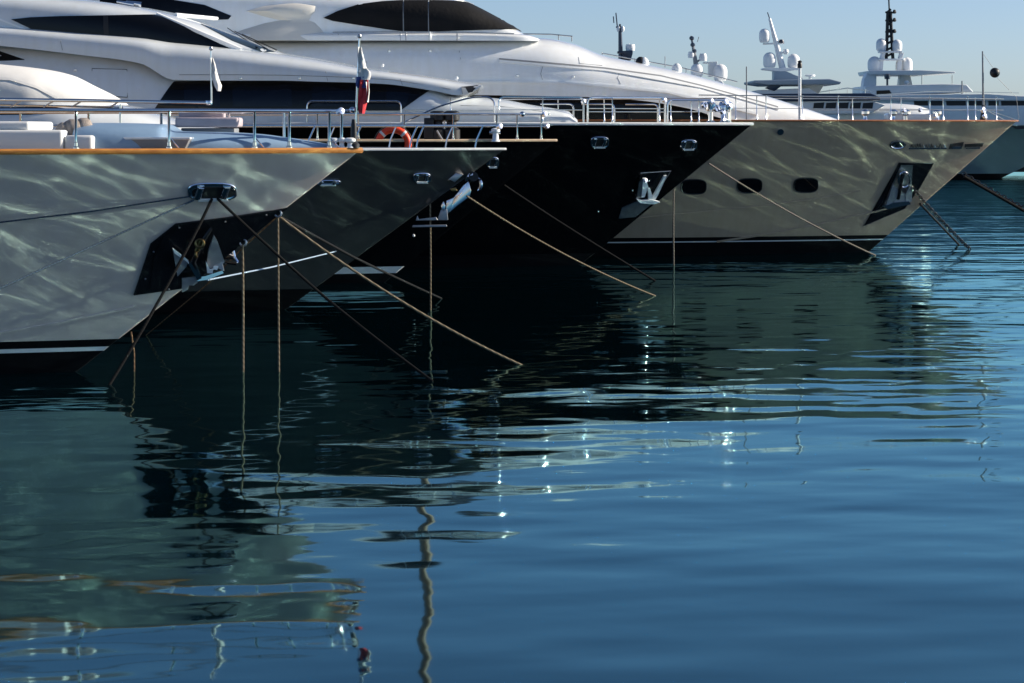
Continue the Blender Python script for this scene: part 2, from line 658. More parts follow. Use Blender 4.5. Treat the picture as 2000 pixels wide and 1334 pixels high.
class House:
    """a moulded deckhouse: superellipse sections, stations (px, py_top, py_bottom, half width, exponent) read at depth D"""

    def __init__(s, Yc, D, st):
        s.Yc, s.D = Yc, D
        st = sorted(st)
        xs = [(q[0] - 1000) * D / F for q in st]
        s.x0, s.x1 = xs[0], xs[-1]
        zt = [HC - (q[1] - HOR) * D / F for q in st]
        zb = [HC - (q[2] - HOR) * D / F for q in st]
        s.zt, s.zb = pchip(xs, zt), pchip(xs, zb)
        s.w, s.n = pchip(xs, [q[3] for q in st]), pchip(xs, [q[4] for q in st])

    def y(s, x, z):
        x = min(max(x, s.x0), s.x1)
        zb, h, w, n = s.zb(x), max(.01, s.zt(x) - s.zb(x)), s.w(x), s.n(x)
        q = min(max((z - zb) / h, 0), 1)
        return s.Yc - w * (1 - q ** n) ** (1 / n)

    def pt(s, px, py):
        y = s.D
        for _ in range(25):
            x = (px - 1000) * y / F
            z = HC - (py - HOR) * y / F
            y = .5 * y + .5 * s.y(x, z)
        return Vector((x, y, z))

    def xz(s, pts):
        return [(lambda q: (q.x, q.z))(s.pt(*p)) for p in pts]

    def build(s, name, mat, parent, nx=90, nt=80):
        v, f = [], []
        for i in range(nx + 1):
            x = s.x0 + (s.x1 - s.x0) * i / nx
            zb, h, w, n = s.zb(x), max(.01, s.zt(x) - s.zb(x)), s.w(x), s.n(x)
            for k in range(nt + 1):
                t = PI * k / nt
                c, q = math.cos(t), abs(math.sin(t))
                rr = 1 / (abs(c) ** n + q ** n) ** (1 / n)
                v.append((x, s.Yc - w * c * rr, zb + h * q * rr))
        W = nt + 1
        for i in range(nx):
            for k in range(nt):
                a = i * W + k
                f.append((a, a + 1, a + W + 1, a + W))
            f.append((i * W + nt, i * W, (i + 1) * W, (i + 1) * W + nt))
        f.append(tuple(range(W)))
        f.append(tuple(nx * W + k for k in range(W - 1, -1, -1)))
        return MB().add(v, f).build(name, mat, parent, smooth=40)


def stanchion_mesh(h, r=.016, foot=True):
    b = MB()
    b.lathe((0, 0, 0), [(r * 2.4, 0), (r * 2.4, .02), (r * 1.5, .035), (r * 1.5, .09), (r, .1), (r, h - .02), (r * 1.15, h - .015), (r * 1.15, h)], 10)
    o = b.build('stanchion', M['steel'])
    me = o.data
    bpy.data.objects.remove(o)
    return me


def stanchions(points, h, parent, r=.016):
    me = stanchion_mesh(h, r)
    for p in points:
        o = link('stanchion', me, None, parent)
        o.location = o.location + Vector(p)


def edge_at(h, px, z, inset, side=-1):
    """sheer point of one side that shows at photograph column px"""
    y = h.Yc
    for _ in range(30):
        x = (px - 1000) * y / F
        y = h.Yc + side * max(0, h.B(x, min(z, h.zt)) - inset)
    return Vector((x, y, z))


def hawse(h, px, py, w, hgt, parent, name='fairlead'):
    """oval mooring fairlead: a polished rim round a dark throat"""
    c = h.pt(px, py)
    o = panel(name, oval(c.x, c.z, w / 2, hgt / 2, 26, 3), h.y, .030, .045, M['mirror'], parent, step=.1, smooth=25)
    panel('throat', oval(c.x, c.z - .005, w / 2 - .045, hgt / 2 - .04, 22, 3), h.y, .038, .02, M['black'], o, step=.1)
    pts = [Vector((x, h.y(x, z) - .035, z)) for x, z in oval(c.x, c.z, w / 2 - .01, hgt / 2 - .01, 30, 3)]
    tube('rim', pts, .022, M['mirror'], o, 8, closed=True)
    for q in (-.27, .27):
        x = c.x + w * q
        tube('roller', [Vector((x - w * .05, h.y(x, c.z - hgt * .3) - .05, c.z - hgt * .32)), Vector((x + w * .05, h.y(x, c.z + hgt * .3) - .05, c.z + hgt * .30))], .045 * w / .5, M['mirror'], o, 10)
    panel('lower_lip', [(c.x - w * .33, c.z - hgt * .46), (c.x + w * .30, c.z - hgt * .46), (c.x + w * .26, c.z - hgt * .30), (c.x - w * .30, c.z - hgt * .34)], h.y, .062, .03, M['boot_white'], o, .1)
    return o


def rope(name, label, pts, r, mat, sag=0.0, n=28, sides=8, cat='rope', group='mooring lines at the bows'):
    pts = [Vector(p) for p in pts]
    seg = [0]
    for a, b in zip(pts, pts[1:]): seg.append(seg[-1] + (b - a).length)
    out = []
    for i in range(n + 1):
        s_ = seg[-1] * i / n
        k = max(j for j in range(len(pts) - 1) if seg[j] <= s_ + 1e-6)
        t = (s_ - seg[k]) / max(1e-6, seg[k + 1] - seg[k])
        p = pts[k].lerp(pts[k + 1], t)
        u = i / n
        p = p + Vector((0, 0, -4 * sag * u * (1 - u)))
        out.append(p)
    o = tube(name, out, r, mat, None, sides)
    return tag(o, label, cat, group)




def shell(name, label, h, side_mat, bands, parent_loc, deck_z, group=None):
    """yacht hull with its painted bands; bands: list of (name, z0, z1, material) from the keel up"""
    t = thing(name, label, 'yacht', parent_loc, group)
    for nm, z0, z1, m in bands:
        h.skin(nm, z0, z1, m, t, rows=3 if z1 - z0 < .3 else 6)
    h.skin('hull', bands[-1][2], h.zt, side_mat, t, rows=30, cols=56)
    h.deck(deck_z, M['deck'], t)
    return t


def handrail(h, z, x_aft, inset, r, parent, name='handrail', x_bow=None, both=True):
    xb = h.xs(h.zt) - .15 if x_bow is None else x_bow
    a = [Vector((p.x, p.y, z)) for p in h.edge(h.zt, -1, x_aft, xb, 40, inset)]
    if both:
        b = [Vector((p.x, p.y, z)) for p in h.edge(h.zt, 1, x_aft, xb, 40, inset)][::-1]
        a = a + b
    return tube(name, a, r, M['steel'], parent, 10)


# ================================================================== yacht with the pale grey hull (nearest)
h1 = Hull(38, -2.41, 3.46, -6.84, 30, 3.3, 2.4, 11, 15, 2.0, 1.0)
y1 = shell('motor_yacht', 'nearest yacht, pale grey hull with varnished teak toe rail, cut by the left edge', h1, M['hull_grey'],
           [('bottom', -.6, .335, M['antifoul']), ('white_stripe', .335, .40, M['boot_white']), ('boot_top', .40, .52, M['boot_black'])],
           (-17, 38, 0), 3.45)
h1.cap('toe_rail', 3.437, 3.522, .045, .09, M['teak'], y1, .03)
strip('chine', h1.xz([(-60, 660), (0, 647), (60, 638), (130, 625), (200, 610), (262, 597)]), .035, h1.y, .018, .03, M['hull_grey'], y1)
handrail(h1, 4.095, -20, .10, .03, y1)
near_px = (-120, 148, 330, 497, 565, 643)
stanchions([edge_at(h1, p, 3.522, .10) for p in near_px], .57, y1, .022)
stanchions([edge_at(h1, p, 3.522, .10, 1) for p in (40, 173, 315, 447, 555, 667)], .57, y1, .022)
for p in (497, 330, 643):
    a = edge_at(h1, p, 3.70, .11)
    tube('brace', [a, a + Vector((.14, .05, -.17))], .012, M['steel'], y1)
# bow fittings
for px, py, s_ in ((652, 281, .07), (668, 282, .06), (684, 282, .085)):
    p = at(px, py, 37.9)
    MB().lathe((p.x, p.y, 3.52), [(s_ * .8, 0), (s_ * .55, .03), (s_ * .5, .07), (s_, .10), (s_, .14), (s_ * .6, .16)], 16).build('mooring_bitt', M['white'], y1)

hawse(h1, 415, 374, .70, .27, y1)
pk = h1.xz([(263, 576), (296, 476), (344, 438), (440, 426), (540, 411), (561, 407), (366, 562)])
pocket1 = panel('anchor_pocket', pk, h1.y, .014, .03, M['black_steel'], y1, .15)
tube('pocket_edge', [Vector((x, h1.y(x, z) - .02, z)) for x, z in pk[:6]], .016, M['black_steel'], pocket1, 6)
panel('wear_plate', h1.xz([(318, 462), (352, 444), (430, 434), (452, 470), (430, 510), (372, 552), (292, 566), (300, 500)]), h1.y, .030, .02, M['black_steel'], pocket1, .15)
for px, py in ((300, 492), (284, 545), (350, 445), (440, 433), (520, 420), (330, 565)):
    q = h1.pt(px, py, .02)
    MB().lathe((q.x, q.y - .01, q.z), [(.012, -.012), (.018, 0), (.012, .012)], 8).build('bolt', M['dull_steel'], pocket1)


def plates(parent, h, lst, off0=.10):
    for nm, pts, off, th, m in lst:
        panel(nm, h.xz(pts), h.y, off0 + off, th, M[m], parent, .12)


an = thing('anchor', 'polished plough anchor in the black bow pocket of the nearest yacht', 'anchor', h1.pt(385, 500), 'bow anchors')
plates(an, h1, [
    ('fluke', [(413, 449), (420, 462), (440, 528), (399, 511), (402, 480)], .06, .03, 'galv'),
    ('fluke', [(333, 476), (364, 500), (360, 512), (343, 531)], .04, .03, 'galv'),
    ('fluke_edge', [(333, 474), (362, 497), (364, 503), (336, 484)], .07, .03, 'white'),
    ('fluke_edge', [(396, 497), (404, 514), (430, 518), (427, 526), (399, 521)], .10, .03, 'white'),
    ('crown', [(352, 536), (380, 533), (386, 540), (372, 556), (352, 562)], .05, .04, 'galv'),
    ('crown_bar', [(362, 503), (372, 500), (392, 536), (384, 543)], .09, .05, 'steel'),
    ('stock', [(382, 541), (404, 538), (437, 527), (440, 532), (408, 545), (386, 548)], .10, .04, 'steel'),
])
c = h1.pt(391, 478, .22)
tube('shank', [h1.pt(412, 446, .12), c, h1.pt(377, 512, .2), h1.pt(389, 540, .16)], [.03, .045, .045, .03], M['black_steel'], an, 10)
sh = MB().torus(c + Vector((.0, -.05, .02)), .06, .024, 'y', 18, 8).torus(h1.pt(383, 497, .27), .045, .022, 'x', 18, 8).build('shackle', M['brass'], an)
tube('swivel', [h1.pt(393, 470, .22), h1.pt(384, 490, .24)], .04, M['brass'], an, 10)
an2 = thing('anchor', 'tip of the far side anchor showing past the stem of the nearest yacht', 'anchor', (h1.xs(2) + .02, 38.12, 1.9), 'bow anchors')
for a, b in (((455, 488), (458, 501)), ((446, 496), (457, 501)), ((457, 501), (465, 513))):
    pa, pb = at(*a, 38.35), at(*b, 38.35)
    tube('fluke_tip', [pa, pb], .022, M['mirror'], an2, 8)
tube('shank', [at(457, 501, 38.4), at(430, 505, 38.5)], .04, M['black_steel'], an2, 8)
plate_ = MB().tube([at(440, 512, 38.4), at(462, 515, 38.4)], .03, 8).build('crown', M['black_steel'], an2)

# foredeck: coachroof with blue shade in its colour, sun pads, seat backs
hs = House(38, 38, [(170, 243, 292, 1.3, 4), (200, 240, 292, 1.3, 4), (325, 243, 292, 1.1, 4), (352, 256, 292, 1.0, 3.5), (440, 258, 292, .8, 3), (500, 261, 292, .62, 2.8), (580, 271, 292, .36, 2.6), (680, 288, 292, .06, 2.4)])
hs.build('coachroof_blue_shade', M['blue_shade'], y1)
pd = thing('sun_pad', 'white padded sun lounge with bolster on the nearest foredeck', 'sun pad', (-9, 36.6, 3.47))
MB().box(-12, at(126, 0, 36.6).x, 36.45, 38.6, 3.47, 3.80).build('pad', M['vinyl'], pd, bevel=.05)
MB().box(-12, at(58, 0, 36.6).x, 36.55, 38.5, 3.795, 3.93).build('bolster', M['vinyl'], pd, bevel=.045)
MB().box(at(127, 0, 36.6).x, at(183, 0, 36.6).x, 36.5, 38.6, 3.47, 3.72).build('step', M['vinyl'], pd, bevel=.05)
tr = thing('deck_tray', 'long low white tray lying along the nearest foredeck', 'tray', (-5.5, 36.9, 3.5))
x0, x1 = at(185, 0, 36.9).x, at(372, 0, 36.9).x
MB().add([(x0, 36.85, 3.47), (x1 - .1, 36.85, 3.47), (x1, 36.8, 3.66), (x0, 36.8, 3.66), (x0, 37.5, 3.47), (x1 - .1, 37.5, 3.47), (x1, 37.55, 3.66), (x0, 37.55, 3.66)],
         [(0, 1, 2, 3), (4, 5, 6, 7), (0, 4, 7, 3), (1, 5, 6, 2), (3, 2, 6, 7), (0, 1, 5, 4)]).build('body', M['grey'], tr, bevel=.01)
MB().box(x0, x1 + .01, 36.78, 37.57, 3.655, 3.69).build('rim', M['white'], tr, bevel=.008)
kb = thing('rolled_towel', 'beige woven towel bundle slumped behind the nearest rail', 'towel', at(152, 265, 37))
b = MB()
c = at(152, 248, 37.0)
for i, (dx, dz, r_) in enumerate(((-.22, -.05, .13), (-.08, .0, .17), (.07, .02, .15), (.2, -.08, .13))):
    b.lathe((c.x + dx, c.y + .04 * i, c.z + dz - .2), [(r_ * .9, 0), (r_ * 1.1, .1), (r_, .2), (r_ * .75, .28), (r_ * .3, .32)], 14, 1.0, .8)
b.build('cloth', M['beige_knit'], kb)
st_ = thing('deck_lounge', 'dusty rose seat cushions behind the nearest rail, right of the coachroof step', 'seat', at(405, 250, 38.9))
MB().box(at(345, 0, 38.9).x, at(468, 0, 38.9).x, 38.7, 39.4, 3.84, 4.0).build('cushion', M['rose'], st_, bevel=.04)
MB().box(at(350, 0, 39.4).x, at(440, 0, 39.4).x, 39.3, 39.5, 3.97, 4.12).build('backrest', M['rose'], st_, bevel=.04)
MB().box(at(355, 0, 38.9).x, at(460, 0, 38.9).x, 38.8, 39.4, 3.45, 3.83).build('base', M['grey'], st_, bevel=.02)

# stowed pole with a furled flag
po = thing('boarding_pole', 'long steel boarding pole lying level above the nearest rail, struts beneath', 'pole', at(150, 200, 39.6))
tube('pole', [at(-300, 190, 39.6), at(0, 194, 39.6), at(200, 197, 39.6), at(412, 201, 39.6)], .028, M['steel'], po, 10)
tube('lower_pole', [at(-300, 206, 39.7), at(0, 205, 39.7), at(240, 210, 39.7)], .018, M['steel'], po, 8)
for px in (30, 95, 150, 225):
    tube('strut', [at(px - 10, 209, 39.65), at(px + 12, 196, 39.6)], .014, M['dull_steel'], po, 8)
MB().lathe(at(408, 205, 39.6), [(.05, 0), (.06, .03), (.05, .07)], 14).build('end_fitting', M['mirror'], po)
for px in (-150, 235):
    q = at(px, 203, 39.65)
    tube('support', [q, (q.x, q.y, 3.45)], .02, M['steel'], po, 8)


def furled_flag(name, label, foot, top, panels, D, r=.014):
    t = thing(name, label, 'flag', foot)
    st = tube('staff', [foot, top], r, M['steel'], t, 8)
    MB().lathe(Vector(top) + Vector((0, 0, -.02)), [(.01, 0), (.03, .02), (.034, .045), (.02, .07)], 12).build('finial', M['dull_steel'], t)
    for pts, m in panels:
        # hanging folds: a wavy ribbon closed into a tube with thickness
        L_ = [at(a, y_, D) for a, _, y_ in pts]
        R_ = [at(b_, y_, D) for _, b_, y_ in pts]
        v, f = [], []
        K = 14
        for i in range(len(pts)):
            for k in range(K):
                a = 2 * PI * k / K
                u = .5 - .5 * math.cos(a)
                q = L_[i].lerp(R_[i], u)
                th = .045 * math.sin(a) * (1 + .35 * math.sin(9 * u + i * 1.3)) + .03 * math.sin(7 * u + i)
                v.append((q.x, q.y - th, q.z))
        for i in range(len(pts) - 1):
            for k in range(K):
                l = (k + 1) % K
                f.append((i * K + k, i * K + l, (i + 1) * K + l, (i + 1) * K + k))
        f.append(tuple(range(K)))
        f.append(tuple((len(pts) - 1) * K + k for k in range(K)))
        MB().add(v, f).build('cloth', M[m], t, smooth=60)
    return t


furled_flag('furled_flag', 'limp white flag on a slim staff at the end of the boarding pole', at(413, 201, 39.6), at(412, 97, 39.6),
            [([(412, 416, 113), (412, 421, 125), (413, 424, 140), (415, 428, 155), (418, 433, 167), (424, 431, 178)], 'flag_white')], 39.58)
furled_flag('furled_flag', 'limp red and white ensign on the bow staff of the nearest yacht', at(692, 289, 37.95), at(702, 73, 37.95),
            [([(699, 706, 92), (698, 709, 105), (699, 713, 120), (701, 716, 134)], 'flag_white'),
             ([(701, 716, 133), (698, 724, 141), (700, 725, 148), (699, 722, 156)], 'flag_white'),
             ([(696, 712, 150), (695, 716, 165), (698, 718, 172)], 'flag_blue'),
             ([(702, 719, 156), (701, 721, 175), (700, 720, 190), (699, 716, 205), (701, 712, 222)], 'red'),
             ([(714, 721, 160), (716, 722, 180), (712, 720, 200)], 'flag_white')], 37.92)
MB().lathe(at(691, 289, 37.95), [(.09, 0), (.09, .06), (.05, .1), (.045, .35), (.03, .45)], 14).build('staff_socket', M['black'], y1)

for px, py in ((543, 417), (475, 474)):
    c = at(px, py, 37.95)
    MB().torus(c, .05, .016, 'y', 18, 8).tube([c + Vector((-.10, .06, .02)), c + Vector((-.03, 0, .01))], .022, 8).build('stem_eye', M['dull_steel'], y1)
# ================================================================== second yacht, dark green hull
h2 = Hull(51, -.162, 3.375, -4.77, 30, 3.2, 2.3, 11, 15, 2.0, 1.0)
y2 = shell('motor_yacht', 'yacht with dark bottle green hull and thin silver rubbing strake, second from the left', h2, M['hull_green'],
           [('bottom', -.6, .30, M['antifoul']), ('boot_top', .30, .44, M['boot_black'])], (-15, 51, 0), 3.36)
h2.cap('rubbing_strake', 3.365, 3.412, .03, .08, M['boot_white'], y2, .02)
handrail(h2, 3.875, -14, .12, .026, y2)
for px in (600, 690, 800, 813, 928):
    a = edge_at(h2, px, 3.41, .06)
    k = 1 if px > 650 else 0
    tube('stanchion', [a, a + Vector((.03, 0, .17)), a + Vector((.16, .02, .465))], .017, M['steel'], y2, 8)
for px in (640, 760, 870):
    a = edge_at(h2, px, 3.41, .06, 1)
    tube('stanchion', [a, a + Vector((.03, 0, .17)), a + Vector((.16, -.02, .465))], .017, M['steel'], y2, 8)
hawse(h2, 824, 347, .36, .20, y2)
hawse(h2, 640, 356, .5, .09, y2)
# canvas covered windscreen on the foredeck of the second yacht
hc = House(51, 49.6, [(-260, 112, 215, 2.2, 4), (-60, 120, 215, 2.2, 4), (0, 125, 215, 2.15, 4), (60, 132, 215, 2.1, 3.6), (105, 142, 215, 1.95, 3.2), (150, 163, 215, 1.75, 3), (206, 192, 215, 1.4, 2.6), (216, 200, 215, 1.3, 2.4)])
cv = hc.build('windscreen_cover', M['canvas'], y2)
hb = House(51, 49.4, [(-260, 190, 300, 2.4, 5), (100, 192, 300, 2.3, 5), (230, 205, 300, 2.0, 4), (330, 232, 300, 1.6, 3.5), (460, 262, 300, 1.1, 3), (560, 290, 300, .4, 2.5)])
hb.build('coachroof', M['white2'], y2)
panel('side_window', hb.xz([(-200, 205), (60, 205), (150, 215), (60, 224), (-200, 226)]), hb.y, .015, .02, M['glass'], y2)
strip('cover_hem', hc.xz([(-40, 150), (20, 153), (70, 168), (112, 190)]), .05, hc.y, .02, .03, M['canvas'], cv)

# anchor gear on the stem of the second yacht
g2 = thing('anchor', 'steel anchor hung on the stem roller of the dark green yacht', 'anchor', at(880, 400, 50.9), 'bow anchors')


def plate2(parent, name, pts, D, th, m, bevel=.008):
    """a steel plate seen square on at depth D, th metres thick"""
    a = [at(*p, D) for p in pts]
    v = [tuple(q) for q in a] + [(q.x, q.y + th, q.z) for q in a]
    n = len(a)
    f = [tuple(range(n)), tuple(range(2 * n - 1, n - 1, -1))] + [(i, (i + 1) % n, n + (i + 1) % n, n + i) for i in range(n)]
    return MB().add(v, f).build(name, M[m], parent, smooth=30, bevel=bevel)


plate2(g2, 'stem_guard', [(915, 354), (920, 372), (917, 384), (893, 402), (876, 417), (874, 405), (887, 385), (905, 362)], 50.95, .12, 'mirror')
plate2(g2, 'shank', [(872, 392), (886, 386), (879, 414), (870, 418)], 50.9, .1, 'steel')
plate2(g2, 'crown', [(861, 402), (866, 393), (870, 402), (868, 412), (864, 412)], 50.85, .1, 'mirror')
plate2(g2, 'fluke', [(856, 424), (861, 410), (873, 408), (875, 430), (855, 430)], 50.85, .08, 'galv')
plate2(g2, 'fluke', [(815, 421), (818, 428), (852, 424), (855, 430), (812, 431)], 50.8, .06, 'galv')
plate2(g2, 'stock', [(806, 440), (872, 439), (873, 443), (805, 444)], 50.75, .08, 'galv')
plate2(g2, 'cheek', [(874, 352), (890, 338), (905, 341), (888, 356), (880, 352)], 50.75, .2, 'dull_steel')
plate2(g2, 'cheek', [(878, 369), (890, 366), (893, 373), (884, 374)], 50.75, .1, 'brass')
for dx, dy in ((0, 0), (8, -3)):
    tube('roller_bail', [at(911 + dx, 352 + dy, 50.85), at(913 + dx, 345 + dy, 50.8), at(916 + dx, 340 + dy, 50.85)], .03, M['mirror'], g2, 8)
tube('guide_horn', [at(930 + 9 * math.sin(t), 360 - 13 * math.cos(t), 51.0) for t in np.linspace(.3, 2.8, 12)], [.012 + .028 * math.sin(PI * i / 11) for i in range(12)], M['mirror'], g2, 8)
tube('roller', [at(925, 345, 50.8), at(925, 345, 51.2)], .10, M['black'], g2, 16)
tube('arm', [at(910, 345, 51.0), at(940, 352, 51.0)], .03, M['black_steel'], g2, 8)

# ================================================================== third yacht, black with pale teak strake
h3 = Hull(60, 1.08, 3.50, -3.15, 30, 3.2, 2.3, 11, 15, 2.0, 1.0)
y3 = shell('motor_yacht', 'black hulled yacht with pale teak strake and white waterline stripe, middle of the row', h3, M['hull_black'],
           [('bottom', -.6, .235, M['antifoul']), ('white_stripe', .235, .40, M['boot_white'])], (-13, 60, 0), 3.48)
h3.cap('rubbing_strake', 3.495, 3.555, .03, .08, M['teak_pale'], y3, .02)
bl = h3.pt(808, 460)
MB().lathe((bl.x, bl.y - .02, bl.z - .04), [(.01, 0), (.035, .02), (.035, .06), (.01, .08)], 12).build('drain_fitting', M['white'], y3)
handrail(h3, 4.17, -12, .10, .022, y3)
handrail(h3, 3.87, -12, .10, .014, y3, 'midrail')
stanchions([edge_at(h3, p, 3.555, .10) for p in (620, 790, 885, 970, 1057)], .62, y3, .018)
stanchions([edge_at(h3, p, 3.555, .10, 1) for p in (700, 868, 1010)], .62, y3, .018)
hawse(h3, 962, 317, .30, .26, y3)
bt = at(968, 277, 59)
MB().lathe((bt.x, bt.y, 3.5), [(.12, 0), (.08, .05), (.07, .2), (.11, .24), (.11, .3), (.06, .33)], 16).build('mooring_bitt', M['white'], y3)
tube('bitt_bar', [(bt.x - .15, bt.y, 3.72), (bt.x + .12, bt.y, 3.72)], .035, M['mirror'], y3, 10)
wl = thing('windlass', 'pair of black covered windlass drums on the middle yacht foredeck', 'windlass', at(862, 275, 60))
for px, s_ in ((855, 1.0), (882, 1.05)):
    p = at(px, 275, 60)
    MB().lathe((p.x, p.y, 3.48), [(.2 * s_, 0), (.2 * s_, .3), (.13, .36), (.12, .5), (.19 * s_, .55), (.19 * s_, .74), (.12, .78)], 18).build('drum', M['black'], wl)
p = at(838, 275, 60)
MB().box(p.x - .12, p.x + .12, 59.8, 60.2, 3.48, 4.08).build('control_box', M['black'], wl, bevel=.03)
tube('lever', [at(865, 275, 59.7), at(853, 255, 59.7)], .025, M['dull_steel'], wl)
lb = thing('lifebuoy', 'orange ring lifebuoy with white bands on the middle yacht rail', 'lifebuoy', at(768, 285, 58.2))
cc = at(768, 282, 58.2)
MB().torus(cc, .36, .085, 'y', 40, 14).build('ring', M['orange'], lb)
for a in (45, 135, 225, 315):
    ca, sa = math.cos(R(a)), math.sin(R(a))
    t_ = Vector((-sa, 0, ca))
    p0 = cc + Vector((ca * .36, 0, sa * .36))
    tube('band', [p0 - t_ * .03, p0 + t_ * .03], .09, M['flag_white'], lb, 14)
tube('grab_line', [cc + Vector((.47 * math.cos(t), -.02, .47 * math.sin(t))) for t in np.linspace(0, 2 * PI, 40)], .009, M['rope_grey'], lb, 6)

# ================================================================== fourth yacht, black with pearl grey superstructure
h4 = Hull(67.5, 6.69, 3.92, 1.90, 34, 3.3, 2.4, 12, 16, 2.0, 1.0)
y4 = shell('motor_yacht', 'black yacht with white capping, pearl grey wheelhouse and dark window bands', h4, M['hull_black2'],
           [('bottom', -.6, .26, M['antifoul']), ('boot_top', .26, .34, M['boot_black'])], (-12, 67.5, 0), 3.9)
h4.cap('capping', 3.905, 3.985, .03, .10, M['boot_white'], y4, .03)
m4 = House(67.5, 65.3, [(-300, 60, 245, 2.95, 6), (0, 85, 245, 2.95, 6), (280, 118, 245, 2.95, 6), (345, 150, 245, 2.95, 6), (620, 153, 245, 2.9, 6), (760, 158, 245, 2.85, 6), (840, 171, 245, 2.8, 6), (885, 186, 245, 2.7, 5),
                        (960, 190, 245, 2.5, 5), (1040, 204, 245, 2.25, 5), (1112, 216, 245, 1.9, 5), (1122, 219, 245, 1.85, 5), (1129, 232, 245, 1.75, 4)])
m4.build('deckhouse', M['white2'], y4)
band = panel('saloon_window', m4.xz([(340, 160), (470, 158), (620, 160), (760, 165), (838, 178), (782, 216), (300, 216)]), m4.y, .02, .03, M['glass'], y4, .15)
for a, b in ((360, 430), (455, 570), (610, 700), (755, 805)):
    top = 166 if a < 700 else 172 + (a - 755) * .12
    panel('pane', m4.xz([(a, top), (b, top + (2 if b > 700 else 0)), (b - (14 if b > 800 else 0), 208), (a, 208)]), m4.y, .024, .006, M['glass_blue'], band, .15)
s4 = House(67.5, 64.9, [(-300, 40, 68, 3.1, 5), (0, 46, 90, 3.1, 5), (160, 58, 108, 3.1, 5), (280, 68, 125, 3.1, 5), (345, 76, 157, 3.08, 5), (450, 90, 158, 3.05, 5), (550, 103, 158, 3.02, 4.5), (620, 114, 160, 2.98, 4.5), (700, 129, 162, 2.92, 4.5), (760, 137, 165, 2.86, 4.5),
                        (800, 142, 170, 2.8, 4.5), (850, 149, 178, 2.72, 4.5), (895, 156, 186, 2.62, 4.5), (925, 161, 178, 2.54, 4.5), (940, 164, 168, 2.5, 4)])
s4.build('bridge_shoulder', M['white2'], y4, 110)
panel('nose_vent', s4.xz([(901, 170), (934, 167), (922, 180), (903, 184)]), s4.y, .012, .02, M['black'], y4, .1)
panel('nose_vent_lip', s4.xz([(901, 171), (909, 172), (916, 184), (904, 186)]), s4.y, .02, .02, M['cream'], y4, .1)
w4 = House(67.5, 65.4, [(-300, -22, 60, 2.75, 5), (0, -15, 66, 2.75, 5), (150, -4, 80, 2.72, 5), (250, 9, 90, 2.66, 5), (330, 26, 95, 2.58, 4.5), (370, 36, 98, 2.5, 4), (430, 58, 102, 2.36, 3.6), (500, 84, 105, 2.2, 3.2), (552, 103, 108, 2.0, 3)])
w4.build('wheelhouse', M['white2'], y4)
sw = panel('side_window', w4.xz([(22, 38), (60, 34), (120, 32), (300, 31), (312, 33), (458, 97), (340, 90), (230, 80), (75, 63)]), w4.y, .045, .05, M['glass'], y4, .1)
panel('mullion', w4.xz([(202, 33), (211, 33), (214, 79), (204, 78)]), w4.y, .055, .02, M['black'], sw, .1)
strip('window_ledge', w4.xz([(0, 36), (40, 52), (75, 64)]), .05, w4.y, .02, .04, M['white'], y4, .2)
panel('windscreen', w4.xz([(392, 47), (415, 55), (480, 80), (536, 102), (512, 102), (455, 80)]), w4.y, .02, .03, M['screen'], y4, .15)
tube('pillar', [w4.pt(306, 29) + Vector((0, -.03, 0)), w4.pt(380, 60) + Vector((0, -.03, 0)), w4.pt(470, 98) + Vector((0, -.03, 0))], .075, M['white'], y4, 8)
tube('visor', [w4.pt(345, 31) + Vector((0, -.15, .02)), w4.pt(425, 40) + Vector((0, -.1, .05))], [.06, .05], M['white'], y4, 8)
for q in (0, 1, 2):
    tube('wiper', [w4.pt(505 + q * 18, 96 + q * 2) + Vector((0, -.08, .03)), w4.pt(445 + q * 14, 62 + q * 6) + Vector((0, -.06, .10))], .014, M['black'], y4, 6)
strip('coaming_lip', s4.xz([(556, 106), (620, 116), (700, 131), (760, 139)]), .03, s4.y, .02, .03, M['white'], y4)
dr = m4.xz([(180, 134), (248, 136), (249, 190), (181, 186)])
door = panel('side_door', dr, m4.y, .012, .02, M['white2'], y4, .2)
tube('door_seal', [Vector((x, m4.y(x, z) - .014, z)) for x, z in dr], .012, M['black'], door, 6, closed=True)
panel('aft_window', m4.xz([(-200, 100), (0, 101), (48, 117), (0, 119), (-200, 119)]), m4.y, .02, .03, M['glass'], y4, .3)
for px, py in ((747, 128), (892, 153), (147, 137)):
    q = s4.pt(px, py) if px > 200 else m4.pt(px, py)
    MB().lathe(q + Vector((0, -.02, 0)), [(.02, -.04), (.045, -.02), (.045, .03), (.02, .05)], 12).build('deck_light', M['white'], y4)
for q in (0, 1):
    tube('horn', [at(228 + q * 18, 3, 66), at(262 + q * 14, 9, 66)], [.03, .07], M['mirror'], y4, 10)
# seams, vents and fittings that break up the mouldings
def seam(house, pts, parent, r=.007):
    tube('panel_seam', [house.pt(*p) + Vector((0, -.004, 0)) for p in pts], r, M['grey'], parent, 5)


for pts in ([(430, 92), (428, 120), (430, 156)], [(640, 120), (636, 140), (640, 158)], [(785, 142), (782, 155), (786, 166)], [(120, 62), (118, 80), (122, 98)]):
    seam(s4, pts, y4)
seam(s4, [(350, 146), (450, 146), (560, 147), (660, 150), (770, 156), (880, 174)], y4, .009)
seam(m4, [(900, 206), (980, 208), (1060, 218)], y4)
for k in range(5):
    panel('vent_slat', m4.xz([(60 + k * 9, 150), (65 + k * 9, 150), (61 + k * 9, 166), (56 + k * 9, 166)]), m4.y, .012, .012, M['grey'], y4, .2)
for px in (470, 585, 690):
    q = s4.pt(px, 153)
    MB().lathe((q.x, q.y - .01, q.z - .03), [(.02, 0), (.035, .015), (.035, .045), (.02, .06)], 10).build('courtesy_light', M['steel'], y4)
